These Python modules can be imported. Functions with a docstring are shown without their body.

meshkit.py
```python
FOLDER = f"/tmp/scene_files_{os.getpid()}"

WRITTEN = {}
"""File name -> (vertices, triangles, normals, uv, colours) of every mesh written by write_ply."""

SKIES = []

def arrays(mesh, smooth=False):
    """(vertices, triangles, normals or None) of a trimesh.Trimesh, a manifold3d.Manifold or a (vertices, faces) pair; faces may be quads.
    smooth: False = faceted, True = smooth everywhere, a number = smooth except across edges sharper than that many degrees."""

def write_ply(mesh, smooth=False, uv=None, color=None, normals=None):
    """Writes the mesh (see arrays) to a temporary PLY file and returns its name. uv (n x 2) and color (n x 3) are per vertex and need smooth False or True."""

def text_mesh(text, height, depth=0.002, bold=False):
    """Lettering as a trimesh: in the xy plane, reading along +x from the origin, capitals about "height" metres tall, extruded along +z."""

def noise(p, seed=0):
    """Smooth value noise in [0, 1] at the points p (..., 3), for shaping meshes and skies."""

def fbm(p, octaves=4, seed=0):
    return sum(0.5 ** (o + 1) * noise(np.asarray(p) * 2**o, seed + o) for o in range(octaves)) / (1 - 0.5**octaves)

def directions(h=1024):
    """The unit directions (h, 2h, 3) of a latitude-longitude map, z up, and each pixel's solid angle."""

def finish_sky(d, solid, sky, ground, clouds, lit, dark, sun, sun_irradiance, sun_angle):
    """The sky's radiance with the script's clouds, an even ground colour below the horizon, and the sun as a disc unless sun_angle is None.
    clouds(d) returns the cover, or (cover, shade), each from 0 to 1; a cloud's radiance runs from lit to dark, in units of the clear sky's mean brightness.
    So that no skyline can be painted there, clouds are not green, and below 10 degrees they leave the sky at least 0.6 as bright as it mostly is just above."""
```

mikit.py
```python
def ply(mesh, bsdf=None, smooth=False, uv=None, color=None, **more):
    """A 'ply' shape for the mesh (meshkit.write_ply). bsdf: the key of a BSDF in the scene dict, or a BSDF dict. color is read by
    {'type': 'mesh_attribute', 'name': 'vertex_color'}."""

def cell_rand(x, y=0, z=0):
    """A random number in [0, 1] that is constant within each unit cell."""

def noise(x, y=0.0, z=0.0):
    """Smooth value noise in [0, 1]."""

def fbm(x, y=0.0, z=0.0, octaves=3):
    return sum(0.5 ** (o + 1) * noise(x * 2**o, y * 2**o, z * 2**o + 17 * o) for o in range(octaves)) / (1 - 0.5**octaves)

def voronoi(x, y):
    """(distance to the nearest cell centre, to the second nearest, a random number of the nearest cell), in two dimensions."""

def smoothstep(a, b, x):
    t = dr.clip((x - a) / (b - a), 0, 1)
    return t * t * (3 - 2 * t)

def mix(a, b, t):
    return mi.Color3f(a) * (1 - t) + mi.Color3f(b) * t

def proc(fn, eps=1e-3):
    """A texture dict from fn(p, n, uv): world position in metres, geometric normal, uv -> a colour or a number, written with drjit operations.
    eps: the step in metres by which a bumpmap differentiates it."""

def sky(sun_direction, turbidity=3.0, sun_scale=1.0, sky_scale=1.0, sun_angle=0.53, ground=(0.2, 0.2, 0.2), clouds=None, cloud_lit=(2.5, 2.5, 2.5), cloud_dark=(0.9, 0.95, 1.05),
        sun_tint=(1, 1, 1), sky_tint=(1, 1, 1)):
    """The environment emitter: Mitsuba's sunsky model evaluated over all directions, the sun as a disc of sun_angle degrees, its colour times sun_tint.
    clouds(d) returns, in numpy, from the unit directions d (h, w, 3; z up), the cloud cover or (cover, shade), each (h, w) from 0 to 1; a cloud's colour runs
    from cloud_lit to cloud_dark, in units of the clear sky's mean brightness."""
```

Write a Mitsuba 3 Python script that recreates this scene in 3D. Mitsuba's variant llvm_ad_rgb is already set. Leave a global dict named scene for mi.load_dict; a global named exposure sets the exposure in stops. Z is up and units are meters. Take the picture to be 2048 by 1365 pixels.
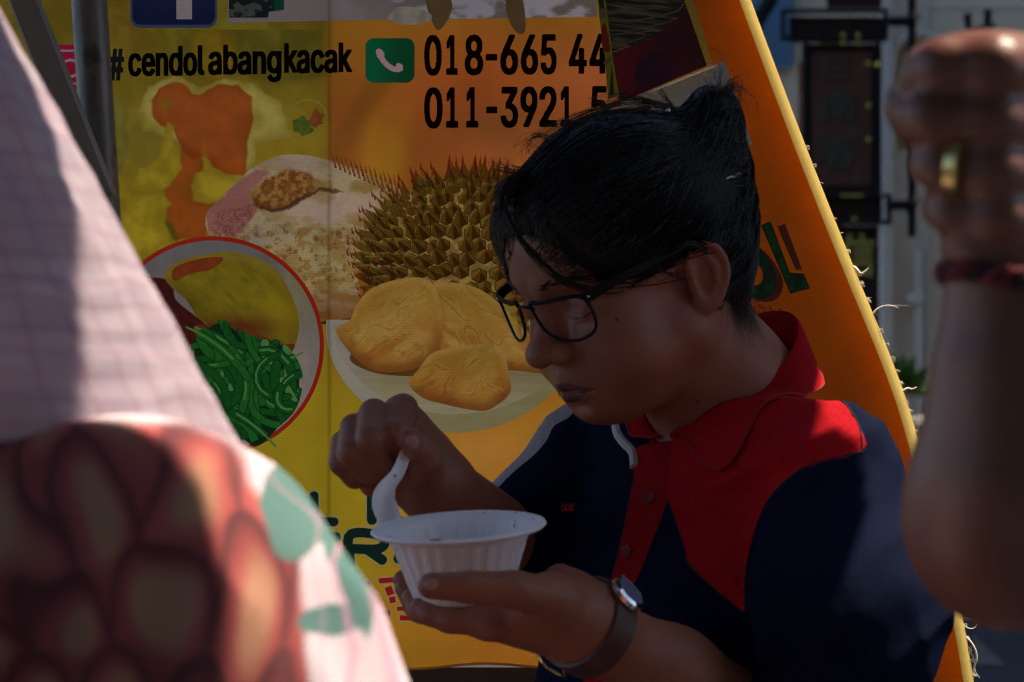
import math, random, numpy as np, trimesh, mitsuba as mi, drjit as dr, mikit, meshkit
import manifold3d as m3
from shapely import geometry as sg, affinity, union_all
from mikit import proc, ply, noise, fbm, voronoi, smoothstep, mix

# ---------------------------------------------------------------- camera, light, exposure
random.seed(7); RNG = np.random.default_rng(7)
T = mi.ScalarTransform4f
EYE = 1.45                                  # eye height of the photographer
F = 4817.6                                  # focal length in pixels of a 2048 wide picture
scene, labels = {'type': 'scene'}, {}
scene['camera'] = {'type': 'thinlens', 'fov': 24.0, 'fov_axis': 'x', 'aperture_radius': 0.0042, 'focus_distance': 2.3,
                   'near_clip': 0.05, 'far_clip': 400.0,
                   'to_world': T().look_at(origin=[0, 0, EYE], target=[0, 10, EYE], up=[0, 0, 1])}
SUN = (0.45, 0.12, 0.885)
scene['sky'] = mikit.sky(SUN, turbidity=3.5, sun_scale=1.0, sky_scale=1.0, sun_tint=(1.0, 0.96, 0.94), sky_tint=(1.0, 0.92, 0.80))
exposure = 2.5

# ---------------------------------------------------------------- helpers
def P(px, py, d):
    """The point at distance d along the street whose direction is that of a pixel (used as a survey of the place)."""
    return np.array([(px - 1024) / F * d, d, EYE + (682.5 - py) / F * d])

def lin(r, g, b, k=1.0):
    c = np.array([r, g, b]) / 255.0
    c = np.where(c < 0.04045, c / 12.92, ((c + 0.055) / 1.055) ** 2.4)
    return np.clip(c / k, 0.003, 0.9).tolist()

def mat(key, color=None, rough=0.6, spec=0.4, metal=0.0, tex=None, bump=None, bump_scale=1.0, **more):
    b = {'type': 'principled', 'base_color': tex if tex else {'type': 'rgb', 'value': list(color)}, 'roughness': rough, 'specular': spec, 'metallic': metal, **more}
    if bump is not None:
        b = {'type': 'bumpmap', 'arbitrary': bump, 'scale': bump_scale, 'bsdf': b}
    scene[key] = {'type': 'twosided', 'bsdf': b}
    return key

def tag(key, label, cat, group=None, kind=None):
    labels[key] = {'label': label, 'category': cat}
    if group: labels[key]['group'] = group
    if kind: labels[key]['kind'] = kind

def add(name, mesh, m, parent=None, smooth=30, label=None, **more):
    base = (parent + '__' + name) if parent else name
    key, n = base, 1
    while key in scene:
        key = f'{base}_{n:03d}'; n += 1
    scene[key] = ply(mesh, m, smooth=smooth, **more)
    if label: labels[key] = {'label': label}
    return key

def struct(name, mesh, m, label, cat, smooth=30):
    k = add(name, mesh, m, smooth=smooth)
    labels[k] = {'label': label, 'category': cat, 'kind': 'structure'}
    return k

cat = trimesh.util.concatenate
def frac(x): return x - dr.floor(x)
def box(c, s, bevel=0.0, R=None):
    s = np.asarray(s, float)
    if bevel > 0:
        q = [np.array([i, j, k]) * (s / 2 - bevel) for i in (-1, 1) for j in (-1, 1) for k in (-1, 1)]
        pts = np.vstack([p + np.array([i, j, k]) * bevel for p in q for (i, j, k) in ((1, 0, 0), (-1, 0, 0), (0, 1, 0), (0, -1, 0), (0, 0, 1), (0, 0, -1))])
        m = trimesh.convex.convex_hull(pts)
    else:
        m = trimesh.creation.box(s)
    if R is not None: m.apply_transform(np.block([[np.asarray(R, float), np.zeros((3, 1))], [np.zeros((1, 3)), np.ones((1, 1))]]))
    m.apply_translation(c)
    return m

def frames(pts):
    pts = np.asarray(pts, float)
    t = np.gradient(pts, axis=0); t /= np.linalg.norm(t, axis=1, keepdims=True) + 1e-12
    n = np.cross(t[0], [0.3, 0.2, 0.9]); n /= np.linalg.norm(n)
    N = []
    for k in range(len(pts)):
        n = n - t[k] * (n @ t[k]); n /= np.linalg.norm(n) + 1e-12
        N.append(n)
    N = np.array(N)
    return t, N, np.cross(t, N)

def tube(pts, r, sides=8, cap=True, flat=None):
    pts = np.asarray(pts, float); n = len(pts)
    r = np.broadcast_to(np.asarray(r, float), (n,))
    t, N, B = frames(pts)
    a = np.arange(sides) / sides * 2 * np.pi
    V = (pts[:, None] + r[:, None, None] * (np.cos(a)[None, :, None] * N[:, None] + np.sin(a)[None, :, None] * B[:, None])).reshape(-1, 3)
    f = []
    for k in range(n - 1):
        for i in range(sides):
            j = (i + 1) % sides
            f += [[k * sides + i, k * sides + j, (k + 1) * sides + j], [k * sides + i, (k + 1) * sides + j, (k + 1) * sides + i]]
    if cap:
        V = np.vstack([V, pts[0], pts[-1]]); c0 = n * sides
        for i in range(sides):
            j = (i + 1) % sides
            f += [[c0, j, i], [c0 + 1, (n - 1) * sides + i, (n - 1) * sides + j]]
    return trimesh.Trimesh(V, np.array(f), process=False)

def strands(paths, radii, sides=3):
    """Many thin tubes of equal point counts, vectorised: paths (S, n, 3), radii (S, n)."""
    paths = np.asarray(paths, float); S, n, _ = paths.shape
    t = np.gradient(paths, axis=1); t /= np.linalg.norm(t, axis=2, keepdims=True) + 1e-12
    up = np.broadcast_to(np.array([0.31, 0.2, 0.93]), t.shape)
    N = np.cross(t, up); N /= np.linalg.norm(N, axis=2, keepdims=True) + 1e-9
    B = np.cross(t, N)
    a = np.arange(sides) / sides * 2 * np.pi
    V = paths[:, :, None] + radii[:, :, None, None] * (np.cos(a)[:, None] * N[:, :, None] + np.sin(a)[:, None] * B[:, :, None])
    idx = np.arange(S * n * sides).reshape(S, n, sides); nx = np.roll(idx, -1, axis=2)
    q = np.stack([idx[:, :-1], nx[:, :-1], nx[:, 1:], idx[:, 1:]], -1).reshape(-1, 4)
    return (V.reshape(-1, 3), np.vstack([q[:, [0, 1, 2]], q[:, [0, 2, 3]]]))

def curve(pts, n=24, closed=False):
    """Catmull-Rom through the points."""
    pts = np.asarray(pts, float)
    if closed: q = np.vstack([pts[-1], pts, pts[0], pts[1]])
    else: q = np.vstack([2 * pts[0] - pts[1], pts, 2 * pts[-1] - pts[-2]])
    m = len(q) - 3
    u = np.linspace(0, m, n, endpoint=not closed); k = np.minimum(u.astype(int), m - 1); s = (u - k)[:, None]
    p0, p1, p2, p3 = q[k], q[k + 1], q[k + 2], q[k + 3]
    return 0.5 * (2 * p1 + (p2 - p0) * s + (2 * p0 - 5 * p1 + 4 * p2 - p3) * s ** 2 + (3 * p1 - p0 - 3 * p2 + p3) * s ** 3)

# signed distances -------------------------------------------------
def smin(a, b, k):
    if k <= 0: return np.minimum(a, b)
    h = np.clip(0.5 + 0.5 * (b - a) / k, 0, 1)
    return b + (a - b) * h - k * h * (1 - h)
def smax(a, b, k): return -smin(-a, -b, k)
def cap(p, a, b, ra, rb=None):
    rb = ra if rb is None else rb
    a, b = np.asarray(a, float), np.asarray(b, float); ba = b - a
    t = np.clip((p - a) @ ba / max(ba @ ba, 1e-12), 0, 1)
    return np.linalg.norm(p - a - t[:, None] * ba, axis=1) - (ra + (rb - ra) * t)
def ell(p, c, r, R=None):
    q = p - np.asarray(c, float)
    if R is not None: q = q @ R
    r = np.asarray(r, float)
    k0 = np.linalg.norm(q / r, axis=1); k1 = np.linalg.norm(q / r ** 2, axis=1)
    return k0 * (k0 - 1) / np.maximum(k1, 1e-9)
def chain(p, pts, rad, k=0.004):
    d = None
    for i in range(len(pts) - 1):
        c = cap(p, pts[i], pts[i + 1], rad[i], rad[i + 1])
        d = c if d is None else smin(d, c, k)
    return d

def iso(f, lo, hi, h, coarse=4, band=2.2):
    """Surface nets of f = 0, evaluated only near the surface."""
    lo, hi = np.asarray(lo, float), np.asarray(hi, float)
    n = (np.ceil((hi - lo) / (h * coarse)).astype(int)) * coarse
    cn = n // coarse
    ax = [lo[i] + (np.arange(cn[i]) + 0.5) * h * coarse for i in range(3)]
    C = np.stack(np.meshgrid(*ax, indexing='ij'), -1).reshape(-1, 3)
    fc = f(C).reshape(cn)
    near = np.abs(fc) < h * coarse * band
    sgn = np.where(fc < 0, -1.0, 1.0)
    fine = np.kron(sgn, np.ones((coarse,) * 3)); m = np.kron(near, np.ones((coarse,) * 3, bool)).astype(bool)
    I = np.argwhere(m)
    vals = np.empty(len(I))
    for s in range(0, len(I), 400000):
        vals[s:s + 400000] = f(lo + (I[s:s + 400000] + 0.5) * h)
    fine[m] = vals
    fine = np.pad(fine, 1, constant_values=1.0)
    s = fine < 0
    N = np.array(s.shape)
    c8 = [s[dx:N[0] - 1 + dx, dy:N[1] - 1 + dy, dz:N[2] - 1 + dz] for dx in (0, 1) for dy in (0, 1) for dz in (0, 1)]
    tot = sum(c.astype(np.int8) for c in c8)
    act = np.argwhere((tot > 0) & (tot < 8))
    acc, cnt = np.zeros((len(act), 3)), np.zeros(len(act))
    corners = np.array([[dx, dy, dz] for dx in (0, 1) for dy in (0, 1) for dz in (0, 1)])
    vals = np.stack([fine[tuple((act + c).T)] for c in corners], 1)
    for i in range(8):
        for j in range(i + 1, 8):
            if np.abs(corners[i] - corners[j]).sum() != 1: continue
            a, b = vals[:, i], vals[:, j]
            x = (a < 0) != (b < 0)
            t = np.where(x, a / np.where(x, a - b, 1), 0)
            acc += np.where(x[:, None], corners[i] + t[:, None] * (corners[j] - corners[i]), 0); cnt += x
    V = lo + (act + acc / cnt[:, None] - 1 + 0.5) * h
    idx = -np.ones(N - 1, int); idx[tuple(act.T)] = np.arange(len(act))
    faces = []
    for axis in range(3):
        u, w = [(1, 2), (2, 0), (0, 1)][axis]
        e = np.zeros(3, int); e[axis] = 1
        A = s[:-1] if axis == 0 else s[:, :-1] if axis == 1 else s[:, :, :-1]
        Bv = s[1:] if axis == 0 else s[:, 1:] if axis == 1 else s[:, :, 1:]
        E = np.argwhere(A != Bv)
        ok = (E[:, u] > 0) & (E[:, w] > 0) & (E[:, u] < N[u] - 1) & (E[:, w] < N[w] - 1); E = E[ok]
        du, dw = np.zeros(3, int), np.zeros(3, int); du[u] = 1; dw[w] = 1
        q = np.stack([idx[tuple((E - du - dw).T)], idx[tuple((E - dw).T)], idx[tuple(E.T)], idx[tuple((E - du).T)]], 1)
        inside = s[tuple(E.T)]
        q = np.where(inside[:, None], q, q[:, ::-1])
        faces.append(q[(q >= 0).all(1)])
    q = np.vstack(faces)
    return trimesh.Trimesh(V, np.vstack([q[:, [0, 1, 2]], q[:, [0, 2, 3]]]), process=False)

def rot(axis, deg):
    return trimesh.transformations.rotation_matrix(math.radians(deg), axis)[:3, :3]
# ---------------------------------------------------------------- the street behind the stall
def fb3(p, s, o=3): return fbm(p.x * s + 31, p.y * s + 17, p.z * s + 5, o)

mat('asphalt', rough=0.85, tex=proc(lambda p, n, uv: mi.Color3f(0.026, 0.030, 0.040) * (0.7 + 0.5 * noise(p.x * 90, p.y * 90, 0) + 0.25 * fb3(p, 2.0))))
mat('road_paint', rough=0.7, tex=proc(lambda p, n, uv: mi.Color3f(0.10, 0.105, 0.11) * (0.65 + 0.5 * fb3(p, 9.0))))  # tone lowered to stand for shade on the road
mat('pavement', rough=0.85, tex=proc(lambda p, n, uv: mi.Color3f(0.24, 0.23, 0.22) * (0.7 + 0.5 * fb3(p, 6.0))))
mat('plaster', rough=0.8, tex=proc(lambda p, n, uv: mi.Color3f(0.70, 0.60, 0.48) * (0.78 + 0.3 * fb3(p, 1.7)) * (1 - 0.22 * smoothstep(0.55, 0.8, fbm(p.x * 3.0, p.y, p.z * 0.5, 3)))))
mat('plaster_trim', rough=0.8, tex=proc(lambda p, n, uv: mi.Color3f(0.60, 0.58, 0.54) * (0.8 + 0.3 * fb3(p, 3.0))))
mat('old_wall', rough=0.85, tex=proc(lambda p, n, uv: mi.Color3f(0.10, 0.10, 0.085) * (0.6 + 0.7 * fb3(p, 2.5))))
mat('blue_shutter', rough=0.6, tex=proc(lambda p, n, uv: mi.Color3f(0.13, 0.27, 0.45) * (0.8 + 0.35 * fb3(p, 4.0))))
mat('black_iron', spec=0.04, rough=0.6, tex=proc(lambda p, n, uv: mi.Color3f(0.016, 0.018, 0.022) * (0.7 + 0.6 * fb3(p, 20.0))))
mat('dark_wood', spec=0.02, rough=0.6, tex=proc(lambda p, n, uv: mi.Color3f(0.040, 0.022, 0.020) * (0.6 + 0.8 * fbm(p.x * 60, p.y * 60, p.z * 4, 3))))
mat('wood_panel', spec=0.02, rough=0.6, tex=proc(lambda p, n, uv: mi.Color3f(0.105, 0.050, 0.036) * (0.6 + 0.8 * fbm(p.x * 50, p.y * 50, p.z * 3, 3))))
mat('gilt', (0.42, 0.36, 0.09), 0.4, metal=0.4)
mat('gilt_dull', (0.050, 0.046, 0.030), 0.5)
mat('leaf', rough=0.6, tex=proc(lambda p, n, uv: mix((0.03, 0.07, 0.015), (0.07, 0.13, 0.03), fb3(p, 14.0))))
mat('terracotta', rough=0.8, tex=proc(lambda p, n, uv: mi.Color3f(0.3, 0.13, 0.07) * (0.7 + 0.5 * fb3(p, 20.0))))
mat('glass_dark', (0.02, 0.024, 0.028), 0.12, 0.6)

WALL = 14.0
g = trimesh.Trimesh([[-150, -150, 0], [150, -150, 0], [150, 150, 0], [-150, 150, 0]], [[0, 1, 2], [0, 2, 3]])
struct('road', g, 'asphalt', 'dark grey asphalt road beyond the stall', 'road', smooth=False)
# painted arrow on the asphalt
arrow = []
for poly in ([P(1945, 1268, 1), P(2012, 1332, 1), P(1952, 1330, 1)], [P(2060, 1250, 1), P(2110, 1250, 1), P(2200, 1330, 1), P(2140, 1330, 1)]):
    q = [np.array([0, 0, EYE]) + (v - [0, 0, EYE]) * (EYE - 0.005) / (EYE - v[2]) for v in poly]
    arrow.append(trimesh.Trimesh(q, [[0, i, i + 1] for i in range(1, len(q) - 1)]))
struct('road_marking', cat(arrow), 'road_paint', 'worn white arrow painted on the asphalt, its tone dimmed for shade', 'road marking', smooth=False)
struct('pavement', box([0, WALL - 0.6, 0.06], [40, 1.2, 0.12], 0.01), 'pavement', 'raised grey pavement along the shopfronts', 'pavement')

# shophouse facade
def at(px, py, d): return P(px, py, d)
def rect(x0, x1, y0, y1, d, depth, m, name, parent, bevel=0.0, label=None):
    a, b = P(x0, y1, d), P(x1, y0, d)
    return add(name, box([(a[0] + b[0]) / 2, d + depth / 2, (a[2] + b[2]) / 2], [abs(b[0] - a[0]), depth, abs(b[2] - a[2])], bevel), m, parent, label=label)
tag('shophouse', 'grey white plastered shophouse with arches and dark doorways behind the signs', 'building')
wl, wr = P(1768, 0, WALL)[0], 9.0
doorx0, doorx1 = P(1596, 0, WALL)[0], wl
wall = sg.box(-9, 0.12, 9, 7.0)
door = sg.box(doorx0, 0.12, P(1700, 0, WALL)[0], P(0, 120, WALL)[2]).union(sg.Polygon([P(1596, 130, WALL)[[0, 2]], P(1700, 30, WALL)[[0, 2]], P(1700, 200, WALL)[[0, 2]], P(1596, 200, WALL)[[0, 2]]]))
def arch(cx, w, z0, zs):
    a = np.linspace(0, np.pi, 24)
    return sg.Polygon([(cx - w / 2, z0)] + [(cx - w / 2 * math.cos(t), zs + w / 2 * math.sin(t)) for t in a] + [(cx + w / 2, z0)])
ax0, ax1 = P(1790, 0, WALL)[0], P(1822, 0, WALL)[0]
niche = arch((ax0 + ax1) / 2 + 0.09, 0.28, P(0, 300, WALL)[2], P(0, 120, WALL)[2])
holes = [door, niche] + [sg.box(x, z, x + 1.1, z + 1.7) for x in (-8, -5.6, -3.2, -0.8, 5.0, 7.2) for z in (0.5, 4.2)]
wall = wall.difference(union_all(holes))
wm = trimesh.creation.extrude_polygon(wall, 0.3, engine='earcut')
wm.apply_transform(np.array([[1, 0, 0, 0], [0, 0, -1, WALL + 0.3], [0, 1, 0, 0], [0, 0, 0, 1.0]]))
add('wall', wm, 'plaster', 'shophouse', smooth=False)
add('back_wall', box([0, WALL + 1.3, 3.5], [18, 0.1, 7]), 'old_wall', 'shophouse', smooth=False)
for x in (-8, -5.6, -3.2, -0.8, 5.0, 7.2):
    for z in (0.5, 4.2):
        k = add('window', cat([box([x + s, WALL + 0.1, z + 0.85], [0.07, 0.1, 1.7]) for s in (0.04, 0.55, 1.06)] + [box([x + 0.55, WALL + 0.1, z + s], [1.02, 0.09, 0.07]) for s in (0.04, 0.85, 1.66)]), 'plaster_trim', 'shophouse', smooth=False)
        add('pane', box([x + 0.55, WALL + 0.17, z + 0.85], [1.05, 0.02, 1.66]), 'glass_dark', k, smooth=False)
a = np.linspace(0, np.pi, 20)
cxn, zs = (ax0 + ax1) / 2 + 0.09, P(0, 120, WALL)[2]
arcpts = [[cxn - 0.15, WALL - 0.02, P(0, 300, WALL)[2]]] + [[cxn - 0.15 * math.cos(t), WALL - 0.02, zs + 0.15 * math.sin(t)] for t in a] + [[cxn + 0.15, WALL - 0.02, P(0, 300, WALL)[2]]]
add('arch_moulding', tube(arcpts, 0.022, 8), 'plaster_trim', 'shophouse')
rect(1764, 1786, -400, 1300, WALL - 0.10, 0.10, 'plaster_trim', 'pilaster', 'shophouse', 0.01)
rect(1852, 1858, -400, 1300, WALL - 0.025, 0.02, 'plaster_trim', 'downpipe_strip', 'shophouse')
rect(1830, 1845, 500, 1300, WALL - 0.06, 0.05, 'plaster_trim', 'door_jamb', 'shophouse')
rect(1818, 1850, 585, 608, WALL - 0.09, 0.08, 'plaster_trim', 'ledge', 'shophouse', 0.005)
rect(1500, 1588, -80, 128, WALL - 0.05, 0.05, 'blue_shutter', 'shutter', 'shophouse', 0.004, 'pale blue painted wooden shutter')
for py in range(-70, 128, 14):
    rect(1504, 1584, py, py + 9, WALL - 0.07, 0.02, 'blue_shutter', 'shutter__slat', 'shophouse')
rect(1846, 2300, 14, 17, WALL - 0.012, 0.012, 'plaster_trim', 'plaster_joint', 'shophouse')
# dark side passage
rect(1600, 1648, 200, 1300, WALL + 0.35, 0.06, 'old_wall', 'door_leaf', 'shophouse', 0.005)

# unseen row of houses on the right, added to shade the road
tag('shophouse_001', 'long two storey row of houses out of view on the right, added to shade the road', 'building')
rw = sg.box(2.0, 0.0, 13.5, 9.0).difference(union_all([sg.box(y, z, y + 1.0, z + 1.6) for y in np.arange(2.8, 13, 2.2) for z in (0.9, 5.4)]))
rm = trimesh.creation.extrude_polygon(rw, 0.3, engine='earcut')
rm.apply_transform(np.array([[0, 0, 1, 5.6], [1, 0, 0, 0], [0, 1, 0, 0], [0, 0, 0, 1.0]]))
add('wall', rm, 'plaster', 'shophouse_001', smooth=False)
for y in np.arange(2.8, 13, 2.2):
    for z in (0.9, 5.4):
        k = add('window', cat([box([5.72, y + s, z + 0.8], [0.08, 0.06, 1.6]) for s in (0.03, 0.5, 0.97)] + [box([5.72, y + 0.5, z + s], [0.07, 0.94, 0.06]) for s in (0.03, 1.57)]), 'plaster_trim', 'shophouse_001', smooth=False)
        add('pane', box([5.78, y + 0.5, z + 0.8], [0.02, 0.94, 1.5]), 'glass_dark', k, smooth=False)
add('roof', box([6.2, 7.75, 9.08], [1.9, 11.8, 0.16], 0.02), 'terracotta', 'shophouse_001')

# unseen opposite row behind the photographer, added to block sky light
tag('shophouse_002', 'dark old row of houses behind the camera, unseen, added to cut the sky light', 'building')
bw = sg.box(-12, 0, 12, 8.5).difference(union_all([sg.box(x, z, x + 1.2, z + 1.9) for x in np.arange(-11, 11, 2.6) for z in (0.4, 4.8)]))
bm = trimesh.creation.extrude_polygon(bw, 0.3, engine='earcut'); bm.apply_transform(np.array([[1, 0, 0, 0], [0, 0, 1, -4.6], [0, 1, 0, 0], [0, 0, 0, 1.0]]))
add('wall', bm, 'old_wall', 'shophouse_002', smooth=False)
for x in np.arange(-11, 11, 2.6):
    for z in (0.4, 4.8):
        k = add('window', cat([box([x + s, -4.5, z + 0.95], [0.07, 0.08, 1.9]) for s in (0.035, 0.6, 1.165)] + [box([x + 0.6, -4.5, z + s], [1.1, 0.07, 0.06]) for s in (0.03, 1.87)]), 'dark_wood', 'shophouse_002', smooth=False)
        add('pane', box([x + 0.6, -4.56, z + 0.95], [1.1, 0.02, 1.8]), 'glass_dark', k, smooth=False)
add('roof', box([0, -4.7, 8.6], [24.4, 1.6, 0.16], 0.02), 'terracotta', 'shophouse_002')

# hanging signboards in iron brackets
SD = 13.0
tag('shop_sign', 'tall dark wooden vertical signboard with carved characters in black iron brackets', 'sign')
def srect(x0, x1, y0, y1, m, name, dy=0.0, depth=0.06, bevel=0.004, label=None):
    return rect(x0, x1, y0, y1, SD + dy, depth, m, name, 'shop_sign', bevel, label)
srect(1606, 1764, 88, 392, 'dark_wood', 'board', label='dark brown carved wooden sign board')
srect(1622, 1744, 104, 372, 'wood_panel', 'sunken_panel', -0.012, 0.02)
for x in (1612, 1756): srect(x - 5, x + 5, 86, 394, 'black_iron', 'side_rail', -0.03, 0.05)
srect(1580, 1768, 34, 84, 'dark_wood', 'head_board', -0.01, 0.05)
srect(1655, 1764, -160, 16, 'dark_wood', 'upper_board', 0.0, 0.05)
srect(1650, 1765, 394, 448, 'dark_wood', 'middle_board', -0.01, 0.05)
srect(1640, 1758, 452, 900, 'dark_wood', 'lower_board', 0.0, 0.06)
def bracket(x0, x1, y0, y1):
    w = 0.024
    c = [P(x0, y0, SD - 0.05), P(x1, y0, SD - 0.05), P(x1, y1, SD - 0.05), P(x0, y1, SD - 0.05)]
    parts = []
    for i in range(4):
        u, v = c[i], c[(i + 1) % 4]
        s = np.abs(v - u) + w; s[1] = 0.05
        parts.append(box((u + v) / 2, s, 0.004))
    return cat(parts)
add('bracket', bracket(1566, 1772, 22, 78), 'black_iron', 'shop_sign')
add('bracket', bracket(1612, 1778, 392, 446), 'black_iron', 'shop_sign')
for y in (43, 411): add('bracket_arm', tube([P(1772, y, SD), P(1832, y, SD)], 0.026, 10), 'black_iron', 'shop_sign')
add('bracket_post', tube([P(1824, -40, SD), P(1824, 474, SD)], 0.024, 10), 'black_iron', 'shop_sign')
add('bracket_collar', cat([tube([P(1818, y - 6, SD), P(1830, y + 6, SD)], 0.05, 10) for y in (40, 410)]), 'black_iron', 'shop_sign')
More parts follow.
